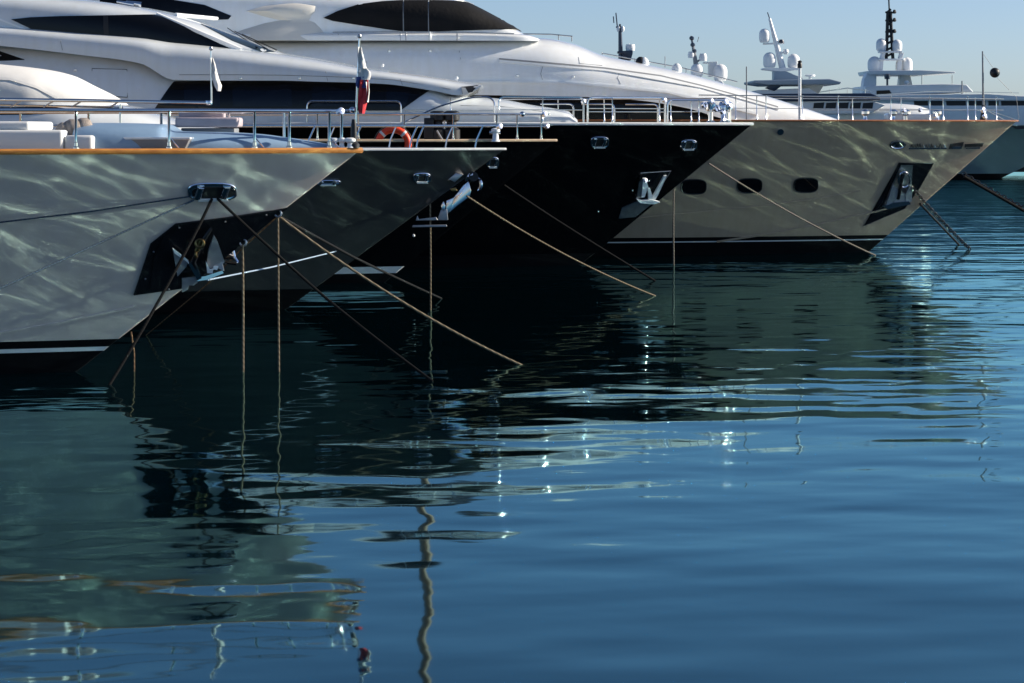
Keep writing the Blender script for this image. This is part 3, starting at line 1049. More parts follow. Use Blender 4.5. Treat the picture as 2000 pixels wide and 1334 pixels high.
# hooped guard rails
def hoop(px0, px1, ztop, zmid, first_arc=False):
    p0 = edge_at(h4, px0, 3.985, .12)
    p1 = edge_at(h4, px1, 3.985, .12)
    a = Vector((p0.x, p0.y, ztop))
    b_ = Vector((p1.x, p1.y, ztop))
    pts = fillet([p0, a, b_, p1], .16)
    if first_arc:
        pts = fillet([p0, p0 + Vector((.9, .0, .42)), Vector((p1.x - .6, p1.y, ztop)), b_, p1], .3)
    o = tube('guard_hoop', pts, .026, M['steel'], y4, 8)
    for z in zmid:
        tube('midrail', [Vector((p0.x, p0.y, z)), Vector((p1.x, p1.y, z))], .013, M['steel'], o, 6)
    return o


hoop(790, 966, 4.66, (4.30,), True)
hoop(974, 1140, 4.66, (4.32,))
hoop(1148, 1299, 4.66, (4.36, 4.27))
hoop(1304, 1426, 4.60, (4.28,))
hoop(600, 783, 4.55, (4.27,))
stanchions([edge_at(h4, p, 3.985, .12) for p in (880, 1060, 1196, 1365)], .66, y4, .015)
far = [Vector((q.x, q.y, 4.66)) for q in h4.edge(h4.zt, 1, -6, 6.0, 30, .12)]
tube('handrail', far, .02, M['steel'], y4, 8)
stanchions([edge_at(h4, p, 3.985, .12, 1) for p in (1090, 1180, 1288, 1310, 1350, 1420)], .66, y4, .016)
for px in (1120, 1200, 1285):
    pa = edge_at(h4, px, 3.985, .5)
    tube('inner_hoop', fillet([pa + Vector((-.9, 0, .5)), pa + Vector((0, 0, .5)), pa], .14), .022, M['steel'], y4, 8)
for px, s_ in ((1388, .12), (1412, .10), (1420, .13)):
    pq = edge_at(h4, px, 3.985, .35)
    MB().lathe(pq, [(s_ * 1.1, 0), (s_ * .6, .06), (s_ * .6, .3), (s_ * 1.2, .36), (s_ * 1.3, .5), (s_ * .8, .58)], 16).build('capstan', M['mirror'], y4)
hawse(h4, 1171, 278, .50, .30, y4)
hawse(h4, 1345, 283, .46, .28, y4)
pk4 = h4.xz([(1251, 338), (1310, 334), (1286, 372), (1246, 425), (1206, 424), (1236, 392)])
pp = panel('anchor_pocket', pk4, h4.y, .014, .03, M['black_steel'], y4, .2)
tube('pocket_edge', [Vector((x, h4.y(x, z) - .016, z)) for x, z in pk4[:3]], .012, M['dull_steel'], pp, 6)
panel('wear_plate', h4.xz([(1214, 405), (1250, 390), (1280, 391), (1240, 423), (1208, 426)]), h4.y, .03, .02, M['dull_steel'], pp, .2)
a4 = thing('anchor', 'bright white galvanised anchor on the fourth, black yacht bow', 'anchor', h4.pt(1262, 385), 'bow anchors')
plates(a4, h4, [
    ('crown', [(1239, 383), (1250, 386), (1268, 384), (1284, 389), (1272, 393), (1245, 391)], .10, .08, 'white'),
    ('fluke', [(1293, 339), (1298, 338), (1281, 376), (1275, 386), (1269, 383)], .06, .06, 'white'),
    ('fluke', [(1252, 344), (1257, 343), (1262, 360), (1255, 380), (1249, 381)], .06, .06, 'white'),
    ('fluke_web', [(1245, 352), (1252, 345), (1249, 382), (1240, 383)], .04, .03, 'dull_steel'),
    ('shank', [(1261, 362), (1265, 362), (1272, 384), (1262, 386)], .08, .06, 'white'),
])
for px, py in ((1235, 372), (1168, 413), (1267, 353)):
    q = h4.pt(px, py, .02)
    MB().lathe((q.x, q.y - .02, q.z - .03), [(.01, 0), (.03, .015), (.03, .045), (.01, .06)], 10).build('drain_fitting', M['steel'], y4)

# ================================================================== fifth yacht, greige hull and sweeping white superstructure
h5 = Hull(74.5, 15.54, 4.03, 10.98, 40, 3.5, 2.6, 12, 16, 2.0, 1.0)
y5 = shell('motor_yacht', 'large yacht at the right, greige hull with oval portholes and sweeping white superstructure', h5, M['hull_greige'],
           [('bottom', -.6, .385, M['antifoul']), ('white_stripe', .385, .42, M['boot_white']), ('boot_top', .42, .54, M['boot_black'])], (-5, 74.5, 0), 4.0)
h5.cap('toe_rail', 4.02, 4.075, .035, .09, M['teak_red'], y5, .04)
strip('chine', h5.xz([(1180, 433), (1270, 422), (1380, 412), (1500, 400), (1600, 386), (1680, 372)]), .05, h5.y, .02, .03, M['hull_greige'], y5)
strip('spray_rail', h5.xz([(1400, 470), (1500, 455), (1600, 437), (1690, 416), (1745, 402)]), .05, h5.y, .03, .05, M['hull_greige'], y5)
for px, py in ((1355, 365), (1464, 363), (1574, 362)):
    c = h5.pt(px, py)
    o = panel('porthole', oval(c.x, c.z, .375, .215, 26, 3.2), h5.y, .012, .02, M['glass'], y5, .15)
    tube('frame', [Vector((x, h5.y(x, z) - .012, z)) for x, z in oval(c.x, c.z, .38, .22, 32, 3.2)], .016, M['black'], o, 6, closed=True)
c = h5.pt(1524, 257)
panel('round_vent', oval(c.x, c.z, .10, .09, 18, 2), h5.y, .03, .04, M['steel'], y5, .1)
# name lettering: raised polished script too small to read, between two badges
nm = panel('name_badge', h5.xz([(1737, 283), (1742, 276), (1752, 274), (1764, 276), (1770, 282), (1764, 289), (1750, 291), (1740, 289)]), h5.y, .02, .03, M['black'], y5, .1)
cc = h5.pt(1753, 283)
tube('badge_ring', [Vector((x, h5.y(x, z) - .03, z)) for x, z in oval(cc.x, cc.z, .22, .105, 26, 2.2)], .018, M['mirror'], nm, 6, closed=True)
for a, b in (((1745, 287), (1750, 279)), ((1750, 279), (1753, 287)), ((1755, 287), (1757, 279)), ((1757, 279), (1763, 286))):
    tube('badge_stroke', [h5.pt(*a, .03), h5.pt(*b, .03)], .014, M['mirror'], nm, 6)
rn = random.Random(3)
px = 1779
while px < 1846:
    w = rn.uniform(3, 6)
    hgt = rn.uniform(4, 8)
    tube('name_letter', [h5.pt(px, 288, .02), h5.pt(px + w * .5, 288 - hgt, .025), h5.pt(px + w, 288, .02)], .012, M['black' if rn.random() < .6 else 'mirror'], y5, 6)
    px += w + 1.5
panel('name_underline', h5.xz([(1773, 288), (1848, 288), (1850, 291), (1775, 291)]), h5.y, .02, .02, M['mirror'], y5, .15)
panel('name_block', h5.xz([(1856, 281), (1882, 277), (1878, 290), (1853, 291)]), h5.y, .02, .03, M['black'], y5, .1)
panel('name_block', h5.xz([(1860, 286), (1877, 285), (1875, 290), (1857, 290)]), h5.y, .035, .02, M['mirror'], y5, .1)
panel('name_bar', h5.xz([(1885, 281), (1921, 279), (1918, 286), (1884, 287)]), h5.y, .02, .02, M['black'], y5, .1)
panel('name_bar', h5.xz([(1884, 288), (1914, 287), (1913, 290), (1886, 290)]), h5.y, .025, .02, M['mirror'], y5, .1)

pk5 = h5.xz([(1756, 318), (1823, 319), (1794, 370), (1776, 394), (1767, 407), (1687, 441), (1719, 399)])
pp = panel('anchor_pocket', pk5, h5.y, .016, .03, M['black_steel'], y5, .2)
tube('pocket_edge', [Vector((x, h5.y(x, z) - .02, z)) for x, z in pk5], .014, M['black'], pp, 6, closed=True)
panel('wear_plate', h5.xz([(1759, 322), (1782, 322), (1778, 392), (1722, 404)]), h5.y, .03, .02, M['dull_steel'], pp, .2)
a5 = thing('anchor', 'weathered grey anchor in the tall bow pocket of the greige yacht', 'anchor', h5.pt(1760, 370), 'bow anchors')
plates(a5, h5, [
    ('fluke', [(1740, 356), (1749, 364), (1752, 377), (1736, 393), (1727, 396)], .05, .06, 'galv'),
    ('fluke', [(1772, 358), (1778, 362), (1776, 390), (1766, 392), (1764, 378)], .05, .06, 'galv'),
    ('crown', [(1722, 398), (1738, 391), (1770, 388), (1774, 394), (1728, 404)], .08, .08, 'steel'),
    ('web', [(1752, 372), (1764, 374), (1766, 390), (1740, 393)], .03, .04, 'grey'),
])
tube('shank', [h5.pt(1764, 340, .1), h5.pt(1760, 360, .2), h5.pt(1754, 388, .15)], .06, M['black_steel'], a5, 8)
tube('shank_ring', [h5.pt(1766 + 11 * math.cos(t), 351 + 15 * math.sin(t), .16) for t in np.linspace(0, 2 * PI, 22)[:-1]], .03, M['steel'], a5, 8, closed=True)

# superstructure
m5 = House(74.5, 72, [(-400, 78, 186, 3.1, 5), (600, 78, 186, 3.05, 5), (900, 76, 186, 3.0, 4.5), (1010, 71, 187, 2.9, 4), (1060, 70, 188, 2.85, 3.6), (1120, 80, 189, 2.75, 3.2), (1180, 103, 191, 2.6, 3), (1250, 118, 196, 2.35, 3),
                      (1340, 137, 210, 2.0, 2.8), (1440, 164, 235, 1.6, 2.6), (1560, 200, 239, 1.0, 2.4), (1668, 236, 240, .3, 2.2)])
m5.build('superstructure', M['white'], y5, 130, 80)
cl = m5.xz([(975, 118), (1080, 127), (1180, 136), (1290, 151), (1370, 170), (1450, 192), (1520, 212)])
strip('upper_moulding', cl, .05, m5.y, .035, .05, M['white'], y5, .2)
strip('painted_crease_shade', [(x, z + .07) for x, z in cl], .05, m5.y, .006, .02, M['grey'], y5, .2)  # grey strip laid on the surface, crease shade put into its colour
strip('lower_moulding', m5.xz([(830, 160), (1000, 158), (1100, 160), (1200, 167), (1300, 178), (1400, 200), (1480, 222)]), .06, m5.y, .05, .06, M['white'], y5, .2)
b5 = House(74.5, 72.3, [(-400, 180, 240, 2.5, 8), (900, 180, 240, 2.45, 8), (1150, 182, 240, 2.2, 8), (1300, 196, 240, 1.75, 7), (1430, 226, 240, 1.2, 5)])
b5.build('main_deck_glass_and_shade', M['glass'], y5)  # black all over: window glass plus the side deck's shadow as colour
c5 = House(74.5, 72, [(-400, 63, 80, 2.95, 7), (700, 63, 80, 2.93, 7), (900, 63, 80, 2.85, 7), (1000, 64, 80, 2.7, 6), (1040, 67, 80, 2.5, 5), (1052, 72, 80, 2.3, 4)])
c5.build('upper_coaming', M['white'], y5)
u5 = House(74.5, 72.2, [(-400, -32, 80, 2.72, 5), (300, -32, 80, 2.72, 5), (600, -24, 80, 2.7, 5), (780, -14, 80, 2.66, 4.6), (860, -9, 80, 2.6, 4.2), (905, 0, 80, 2.54, 4), (960, 27, 80, 2.42, 3.8), (1022, 62, 80, 2.25, 3.4), (1035, 72, 80, 2.1, 3)])
u5.build('upper_house', M['white'], y5, 130, 90)
for pts in ([(632, 35), (660, 22), (700, 10), (745, 5), (787, 3), (787, 61), (760, 58), (700, 49), (650, 41)],
            [(789, 3), (836, 3), (836, 62), (789, 61)],
            [(838, 3), (880, 4), (912, 7), (960, 31), (1019, 62), (838, 62)]):
    panel('canvas_screen', u5.xz(pts), u5.y, .06, .06, M['canvas_black'], y5, .1)
tube('eyebrow', [u5.pt(px, py) + Vector((0, -.04, 0)) for px, py in ((700, 9), (760, 2), (840, 0), (905, 2), (925, 10))], .035, M['white'], y5, 8)
panel('aft_window', u5.xz([(195, -6), (300, -6), (400, 10), (452, 31), (446, 38), (420, 39), (380, 33), (290, 16), (195, 4)]), u5.y, .02, .03, M['glass'], y5, .2)
# sculpted bracket between window and deck
br = MB()
rows = [(6, 575, 10), (12, 565, 55), (22, 548, 74), (32, 560, 58), (40, 575, 45), (46, 566, 62), (58, 552, 84), (70, 540, 104), (80, 533, 118)]
v, f = [], []
K = 28
for py, cx_, rx in rows:
    p = at(cx_, py, 71.95)
    for k in range(K):
        a = 2 * PI * k / K
        v.append((p.x + rx * 71.95 / F * math.cos(a), 72.1 + .36 * (rx / 90) * math.sin(a) - .16, p.z))
for i in range(len(rows) - 1):
    for k in range(K):
        l = (k + 1) % K
        f.append((i * K + k, i * K + l, (i + 1) * K + l, (i + 1) * K + k))
f += [tuple(range(K)), tuple((len(rows) - 1) * K + k for k in range(K))]
br.add(v, f).build('sculpted_bracket', M['cream'], y5, smooth=60)
for pts in ([(720, 84), (716, 120), (722, 156)], [(1060, 130), (1056, 144), (1060, 156)], [(1210, 140), (1206, 152), (1212, 164)], [(900, 84), (897, 100), (900, 116)]):
    seam(m5, pts, y5, .008)
hp = m5.xz([(1130, 112), (1172, 117), (1176, 128), (1132, 124)])
hh = panel('side_hatch', hp, m5.y, .01, .012, M['white'], y5, .1)
tube('hatch_seal', [Vector((x, m5.y(x, z) - .008, z)) for x, z in hp], .008, M['grey'], hh, 5, closed=True)
for px, py in ((760, 100), (840, 100), (1010, 148), (1120, 150)):
    q = m5.pt(px, py)
    MB().lathe((q.x, q.y - .015, q.z - .04), [(.02, 0), (.045, .02), (.045, .06), (.02, .08)], 10).build('courtesy_light', M['steel'], y5)
# handrails of the upper deck
zr = at(0, 63, 71.6).z
tube('upper_handrail', [at(648, 78, 71.6), at(650, 63, 71.6), at(790, 62, 71.6), at(900, 63, 71.6), at(1004, 66, 71.8)], .018, M['dull_steel'], y5, 6)
for px in (661, 782, 793, 893, 840):
    tube('upper_stanchion', [at(px, 79, 71.6), at(px, 62, 71.6)], .02 if px != 840 else .04, M['dull_steel'] if px != 840 else M['white'], y5, 6)
tube('bow_handrail', [at(1000, 66, 73), at(1075, 67, 73), at(1118, 71, 73)], .02, M['dull_steel'], y5, 6)
for px, py in ((1011, 66), (1091, 68), (1117, 71)):
    tube('upper_stanchion', [at(px, py, 73), at(px, py + 10, 73)], .02, M['dull_steel'], y5, 6)
tube('roof_handrail', [at(1176, 104, 75), at(1240, 116, 75), at(1330, 132, 75), at(1440, 160, 75)], .018, M['dull_steel'], y5, 6)
for px, py in ((1176, 104), (1240, 116), (1299, 110), (1340, 135)):
    tube('roof_stanchion', [at(px, py - (2 if px != 1299 else 0), 75), at(px, py + 22, 75)], .016, M['dull_steel'], y5, 6)
for px, py in ((1251, 118), (1322, 131), (1258, 119)):
    p = at(px, py + 3, 74.2)
    MB().lathe(p, [(.16, -.1), (.16, .0), (.12, .1), (.05, .16)], 14).build('deck_hatch', M['white' if px != 1251 else 'black'], y5)
# bow pulpit
def wire(z0, z1, x0, r, name):
    a = [Vector((q.x, q.y, z0 + (z1 - z0) * max(0, (q.x - x0)) / (15.2 - x0))) for q in h5.edge(h5.zt, -1, x0, 15.1, 30, .10)]
    b = [Vector((q.x, q.y, z0 + (z1 - z0) * max(0, (q.x - x0)) / (15.2 - x0))) for q in h5.edge(h5.zt, 1, x0, 15.1, 30, .10)][::-1]
    tube(name, a + b, r, M['dull_steel'], y5, 6)


wire(4.80, 4.72, 5.5, .016, 'pulpit_rail')
wire(4.42, 4.38, 5.5, .009, 'pulpit_wire')
stanchions([edge_at(h5, p, 4.075, .10) for p in (1437, 1478, 1496, 1567, 1637, 1740, 1816, 1890, 1946)], .72, y5, .014)
stanchions([edge_at(h5, p, 4.075, .10, 1) for p in (1665, 1760, 1842, 1905)], .70, y5, .014)
p = edge_at(h5, 1458, 4.08, .3)
tube('whip_antenna', [p, Vector((p.x, p.y, HC + 120 * p.y / F))], .018, M['grey'], y5, 6)
p = edge_at(h5, 1562, 4.08, .3)
tube('light_post', [p, Vector((p.x, p.y, HC + 117 * p.y / F))], .045, M['white'], y5, 10)
MB().lathe((p.x, p.y, HC + 117 * p.y / F), [(.07, 0), (.07, .12), (.05, .16), (.07, .19), (.03, .23)], 12).build('post_lamp', M['black'], y5)
js = at(1921, 234, 74.5)
jt = at(1919, 100, 74.5)
tube('jackstaff', [js, at(1920, 170, 74.5), jt], [.04, .032, .022], M['grey'], y5, 8)
MB().lathe((js.x, js.y, 4.03), [(.13, 0), (.11, .1), (.07, .3), (.06, .5)], 12).build('jackstaff_socket', M['black'], y5)
for px in (1962, 1985):
    tube('stay', [at(1922, 212, 74.5), at(px, 234, 74.5)], .014, M['steel'], y5, 6)
for px, s_ in ((1690, .09), (1745, .1), (1768, .12), (1830, .1)):
    q = at(px, 234, 74.2)
    MB().lathe((q.x, q.y, 4.0), [(s_ * 1.2, 0), (s_ * .7, .06), (s_ * .7, .2), (s_ * 1.4, .26), (s_ * 1.4, .34), (s_ * .6, .4)], 14).build('mooring_bitt', M['mirror'], y5)
q = at(1780, 234, 74.6)
MB().box(q.x - .8, q.x + .7, 74.2, 75.0, 4.0, 4.28).build('windlass_box', M['white'], y5, bevel=.06)

ball = thing('anchor_ball', 'black round day shape hanging on a line by the right hand jackstaff', 'ball', at(1943, 142, 74.5))
c = at(1943, 142, 74.5)
MB().lathe(c, [(.155 * math.sin(PI * k / 14) + .001, -.155 * math.cos(PI * k / 14)) for k in range(15)], 20).build('ball', M['black'], ball)
tube('hoist_line', [at(1921, 106, 74.5), at(1940, 133, 74.5), at(1948, 152, 74.5), at(1985, 190, 74.6), at(1990, 232, 74.6)], .007, M['grey'], ball, 5)

# mirror knobs and domes added at rail ends and bows to throw sun sparkles
def knob(parent, c, r=.07, name='glint_knob'):
    return MB().lathe(c, [(max(.004, r * math.sin(PI * k / 12)), -r * math.cos(PI * k / 12)) for k in range(13)], 16).build(name, M['mirror'], parent)


def dish(parent, c, dia=.18, Rc=.45, name='glint_dome'):
    """added mirror dome, tilted forward and outboard to throw sun glints"""
    nrm = Vector((.62, -.66, .26)).normalized()
    u = nrm.cross(Vector((0, 0, 1))).normalized()
    w = nrm.cross(u)
    v, f = [], []
    K, Rn = 18, 5
    for i in range(Rn + 1):
        a = (i / Rn) * math.asin(dia / 2 / Rc)
        for k in range(K):
            t = 2 * PI * k / K
            v.append(Vector(c) + nrm * (Rc * math.cos(a) - Rc) + (u * math.cos(t) + w * math.sin(t)) * (Rc * math.sin(a) + .0005))
    for k in range(K):
        t = 2 * PI * k / K
        v.append(Vector(c) - nrm * .10 + (u * math.cos(t) + w * math.sin(t)) * dia * .42)
    for i in range(Rn + 1):
        for k in range(K):
            l = (k + 1) % K
            f.append((i * K + k, i * K + l, (i + 1) * K + l, (i + 1) * K + k))
    f += [tuple(range(K)), tuple((Rn + 1) * K + k for k in range(K))]
    return MB().add(v, f).build(name, M['mirror'], parent, smooth=50)


knob(y1, at(688, 215, 37.9), .05)
dish(y1, at(668, 216, 37.6), .11, .3)
dish(y3, at(1066, 222, 59.3), .13)
dish(y3, at(1070, 246, 59.3), .11)
dish(y2, at(978, 246, 50.7), .11)
knob(y3, at(1020, 223, 59.3), .07)
for px, py, d_ in ((1378, 204, .18), (1392, 197, .15), (1402, 211, .2), (1414, 217, .16), (1420, 198, .2), (1428, 206, .14), (1300, 195, .12), (1142, 197, .12)): dish(y4, at(px, py, 66.0), d_)
for px, py, d_ in ((1923, 214, .2), (1926, 226, .16), (1800, 214, .14), (1768, 215, .14), (1830, 226, .14)): dish(y5, at(px, py, 74.0), d_)
dish(y4, h4.pt(1262, 352, .2), .12)

# ================================================================== mooring lines
BK, TN = M['rope_black'], M['rope_tan']
rope('mooring_line', 'thick black line running from the nearest fairlead down left into the water', [h1.pt(414, 388, .06), h1.pt(395, 425, .30), at(205, 752, wd(752))+ Vector((0, 0, -.1))], .025, BK, .08)
rope('mooring_line', 'black line slanting right from the nearest fairlead across the gap between hulls', [h1.pt(424, 387, .06), at(640, 575, 37.3), at(845, 745, wd(745))], .022, BK, .08)
rope('mooring_line', 'thick tan line slanting right from the nearest stem into open dark water', [at(541, 420, 38), at(1024, 712, wd(712)) + Vector((0, 0, -.03))], .020, TN, .16)
rope('hanging_rope', 'thin tan rope hanging plumb from the tip of the nearest anchor pocket', [at(543, 420, 37.95), at(544, 600, 37.95), at(545, 735, 37.95)], .015, TN)
rope('hanging_rope', 'thicker tan rope hanging plumb from the nearest stem, left of the thin one', [at(474, 478, 37.93), at(475, 600, 37.93), at(475, 735, 37.93)], .018, TN)
rope('mooring_line', 'slate blue line running aft down the pale grey hull to the left edge', [h1.pt(378, 391, .06), at(200, 472, 36.4), at(0, 563, 35.3), at(-200, 650, 34.2)], .016, M['rope_blue'])
rope('mooring_line', 'thin slate strand put in as the shadow of the slate blue line, almost level along the pale grey hull', [h1.pt(376, 383, .05), h1.pt(178, 413, .05), h1.pt(20, 432, .05), h1.pt(-100, 446, .05)], .011, M['rope_blue'])  # dark strand modelled in place of a cast shadow on the hull
rope('mooring_line', 'pale blue line from the nearest anchor across to the green hull', [h1.pt(405, 547, .2), at(530, 522, 42), h2.pt(656, 491, .03)], .013, M['rope_pale'])
rope('mooring_line', 'thin brown line behind the nearest stem slanting down left', [at(541, 424, 38.12), at(470, 488, 38.5), at(400, 560, 39.5), at(285, 655, wd(655))], .011, M['rope_brown'])
rope('mooring_line', 'black line beside the thick tan one, crossing the green bow', [at(548, 424, 38.1), at(690, 500, 44), at(862, 583, wd(583))], .024, BK, .02)
rope('hanging_rope', 'tan rope hanging plumb from the stem of the green yacht', [at(840, 398, 50.85), at(841, 500, 50.85), at(841, 615, 50.85)], .019, TN)
rope('mooring_line', 'tan line slanting right from the steel stem guard of the green yacht', [at(912, 383, 50.9), at(1280, 578, wd(578))], .018, TN, .14)
rope('mooring_line', 'dark line slanting right from the middle black bow to the water', [at(985, 362, 59.9), at(1075, 420, 60.2), at(1280, 549, wd(549))], .026, BK, .03)
rope('hanging_rope', 'pale rope hanging plumb from the fourth, black stem in front of the portholes', [at(1316, 369, 67.4), at(1315, 440, 67.4), at(1316, 530, 67.4)], .024, M['rope_grey'])
rope('mooring_line', 'long grey line slanting right from the fourth, black stem across the greige hull', [at(1384, 319, 67.4), at(1710, 499, wd(499))], .024, M['rope_grey'], .12)
rope('hanging_rope', 'short dark rope dangling at the lower left under the nearest stem', [at(256, 648, 38.05), at(262, 690, 38.05), at(262, 740, 38.05)], .014, M['rope_brown'])


def chain(name, label, a, b, link_len=.17, r=.018, sag=.05):
    a, b = Vector(a), Vector(b)
    n = int((b - a).length / (link_len * .72))
    m_ = MB()
    d = (b - a).normalized()
    up = Vector((0, 0, 1))
    s1 = d.cross(up).normalized()
    s2 = d.cross(s1).normalized()
    for i in range(n):
        t = (i + .5) / n
        c_ = a.lerp(b, t) + Vector((0, 0, -4 * sag * t * (1 - t)))
        w_ = s1 if i % 2 else s2
        m_.tube([c_ + d * (link_len * .5 * math.cos(q)) + w_ * (link_len * .33 * math.sin(q)) for q in np.linspace(0, 2 * PI, 11)[:-1]], r, 5, closed=True)
    o = m_.build(name, M['black_steel'])
    return tag(o, label, 'chain', 'anchor chains of the greige yacht')


chain('anchor_chain', 'anchor chain running from the greige bow pocket into the rippled water', h5.pt(1781, 366, .2), at(1895, 487, wd(487)))
rope('mooring_line', 'black line close under the anchor chain of the greige bow', [at(1797, 398, 74.2), at(1873, 478, wd(478))], .035, BK)
chain('anchor_chain', 'anchor chain leaving the far side of the greige bow towards the right edge', at(1880, 338, 75.2), at(2060, 436, 76))
rope('mooring_line', 'black line under the chain that leaves by the right edge', [at(1883, 345, 75.1), at(2060, 446, 75.6)], .05, BK)

# ================================================================== background boats
def capsule(b, c, r, hgt, n=18):
    prof = [(r * .75, 0), (r * .95, hgt * .12), (r, hgt * .3), (r, hgt - r)]
    prof += [(r * math.cos(q), hgt - r + r * math.sin(q)) for q in np.linspace(.2, PI / 2 - .05, 7)]
    return b.lathe(c, prof, n)


def dome(parent, px, py_top, py_bot, wpx, D, mat='radome'):
    c_ = at(px, py_bot, D)
    return capsule(MB(), c_, wpx / 2 * D / F, (py_bot - py_top) * D / F).build('radome', M[mat], parent)


def slab(parent, name, pts, D, depth, mat, bevel=.05):
    a = [at(*p, D) for p in pts]
    n = len(a)
    v = [tuple(q) for q in a] + [(q.x, q.y + depth, q.z) for q in a]
    f = [tuple(range(n)), tuple(range(2 * n - 1, n - 1, -1))] + [(i, (i + 1) % n, n + (i + 1) % n, n + i) for i in range(n)]
    return MB().add(v, f).build(name, M[mat], parent, smooth=30, bevel=bevel)


def far_hull(name, label, Yc, px_bow, z, L, mat, overhang=4, group='yachts moored in the distance'):
    xt = (px_bow - 1000) * Yc / F
    h = Hull(Yc, xt, z, xt - overhang, L, 4.2, 3.2, 14, 20)
    t = thing(name, label, 'yacht', (xt - L / 2, Yc, 0), group)
    h.skin('bottom', -.6, .35, M['antifoul'], t, 3, 20)
    h.skin('hull', .35, z, M[mat], t, 8, 24)
    h.deck(z - .05, M['far_white'], t)
    return t, h


# dark mast with a white radar drum
D = 112
fa, _ = far_hull('distant_yacht', 'distant yacht hidden but for a slim navy mast with a white radar drum', D, 1330, 3.6, 26, 'far_grey', 3)
slab(fa, 'deckhouse', [(1000, 140), (1245, 140), (1290, 200), (1330, 270), (1000, 270)], D - 2, 4, 'far_white')
tube('mast', [at(1213, 140, D), at(1211, 55, D)], [.13, .08], M['navy'], fa, 10)
tube('antenna', [at(1206, 55, D), at(1203, 25, D)], .03, M['navy'], fa, 6)
tube('antenna', [at(1199, 45, D), at(1198, 32, D)], .025, M['navy'], fa, 6)
tube('antenna', [at(1211, 55, D), at(1211, 47, D)], .05, M['navy'], fa, 6)
tube('crosstree', [at(1203, 53, D), at(1217, 54, D)], .04, M['navy'], fa, 6)
for px in (1208, 1216):
    MB().lathe(at(px, 62, D), [(.06, 0), (.09, .08), (.09, .2), (.04, .26)], 10).build('mast_light', M['radome'], fa)
slab(fa, 'radar_platform', [(1206, 100), (1236, 98), (1236, 104), (1232, 118), (1217, 118), (1216, 105), (1206, 104)], D - .3, .6, 'navy', .02)
MB().lathe(at(1231, 99, D), [(.2, 0), (.22, .1), (.22, .2), (.2, .29)], 16).build('radar', M['radome'], fa)
tube('antenna', [at(1229, 90, D), at(1229, 85, D)], .02, M['radome'], fa, 5)

# domes and a stepped mast
D = 130
fb, _ = far_hull('distant_yacht', 'distant yacht hidden but for two white domes and a thin stepped mast', D, 1480, 3.6, 28, 'far_white', 3)
slab(fb, 'deckhouse', [(1100, 160), (1410, 158), (1450, 200), (1490, 270), (1100, 270)], D - 2, 4, 'far_white')
tube('mast', [at(1362, 145, D), at(1356, 105, D), at(1350, 70, D)], [.16, .1, .05], M['grey'], fb, 8)
for px, py in ((1351, 75), (1353, 88), (1356, 100)):
    MB().lathe(at(px, py, D), [(.06, -.1), (.13, -.04), (.13, .06), (.05, .12)], 8).build('mast_light', M['navy'], fb)
for px, py, r_ in ((1350, 107, .17), (1373, 112, .2)):
    c = at(px, py, D)
    MB().lathe(c, [(r_, -r_), (r_ * 1.1, 0), (r_ * .8, r_)], 12).build('searchlight', M['radome'], fb)
    tube('bracket', [c, at(1360, py + 10, D)], .05, M['grey'], fb, 6)
dome(fb, 1361, 124, 150, 24, D)
dome(fb, 1407, 125, 158, 27, D)
slab(fb, 'radar_arch', [(1374, 121), (1401, 120), (1401, 124), (1392, 150), (1384, 150), (1384, 124), (1374, 124)], D, .6, 'far_white', .02)
tube('aerial', [at(1365, 72, D), at(1362, 82, D)], .02, M['grey'], fb, 5)

# raked white mast with three domes and a grey hardtop
D = 140
fc, hcx = far_hull('distant_yacht', 'distant yacht with raked white mast, three domes and a grey hardtop', D, 1745, 3.4, 30, 'navy', 4)
tube('mast', [at(1529, 136, D), at(1516, 85, D), at(1503, 36, D)], [.2, .15, .08], M['radome'], fc, 10)
tube('antenna', [at(1503, 36, D), at(1499, 24, D)], .03, M['navy'], fc, 6)
tube('spreader', [at(1490, 86, D), at(1532, 84, D)], .05, M['radome'], fc, 6)
tube('spreader', [at(1518, 105, D), at(1537, 101, D)], .05, M['radome'], fc, 6)
MB().lathe(at(1526, 84, D), [(.1, 0), (.17, .08), (.12, .2)], 10).build('searchlight', M['navy'], fc)
MB().lathe(at(1535, 103, D), [(.1, -.1), (.18, .05), (.12, .2)], 10).build('camera_housing', M['radome'], fc)
dome(fc, 1493, 56, 83, 21, D)
dome(fc, 1503, 102, 132, 25, D)
dome(fc, 1550, 105, 133, 24, D)
slab(fc, 'dome_platform', [(1490, 133), (1566, 132), (1566, 136), (1525, 140), (1490, 136)], D - .5, 1.2, 'radome', .02)
slab(fc, 'arch', [(1512, 138), (1532, 138), (1568, 152), (1568, 157), (1512, 157)], D - .5, 1.2, 'far_grey', .03)
slab(fc, 'hardtop', [(1472, 157), (1620, 154), (1645, 160), (1640, 165), (1500, 166), (1473, 162)], D - 3, 6, 'far_grey', .06)
slab(fc, 'strut', [(1523, 158), (1540, 158), (1513, 178), (1494, 172)], D - 2.6, .3, 'navy', .03)
slab(fc, 'canopy_side', [(1565, 165), (1610, 165), (1600, 182), (1566, 184)], D - 1, .4, 'cream', .03)
slab(fc, 'upper_deck', [(1420, 184), (1700, 182), (1720, 190), (1720, 196), (1420, 200)], D - 3.2, 6.4, 'navy', .05)
slab(fc, 'flybridge', [(1480, 176), (1580, 172), (1600, 184), (1470, 184)], D - 2.5, 5, 'far_white', .05)
slab(fc, 'deckhouse', [(1420, 198), (1700, 196), (1730, 205), (1700, 222), (1420, 225)], D - 3, 6, 'far_white', .05)
for i in range(5):
    slab(fc, 'window', [(1590 + i * 24, 201), (1610 + i * 24, 200), (1608 + i * 24, 212), (1588 + i * 24, 213)], D - 3.04, .05, 'black', 0)
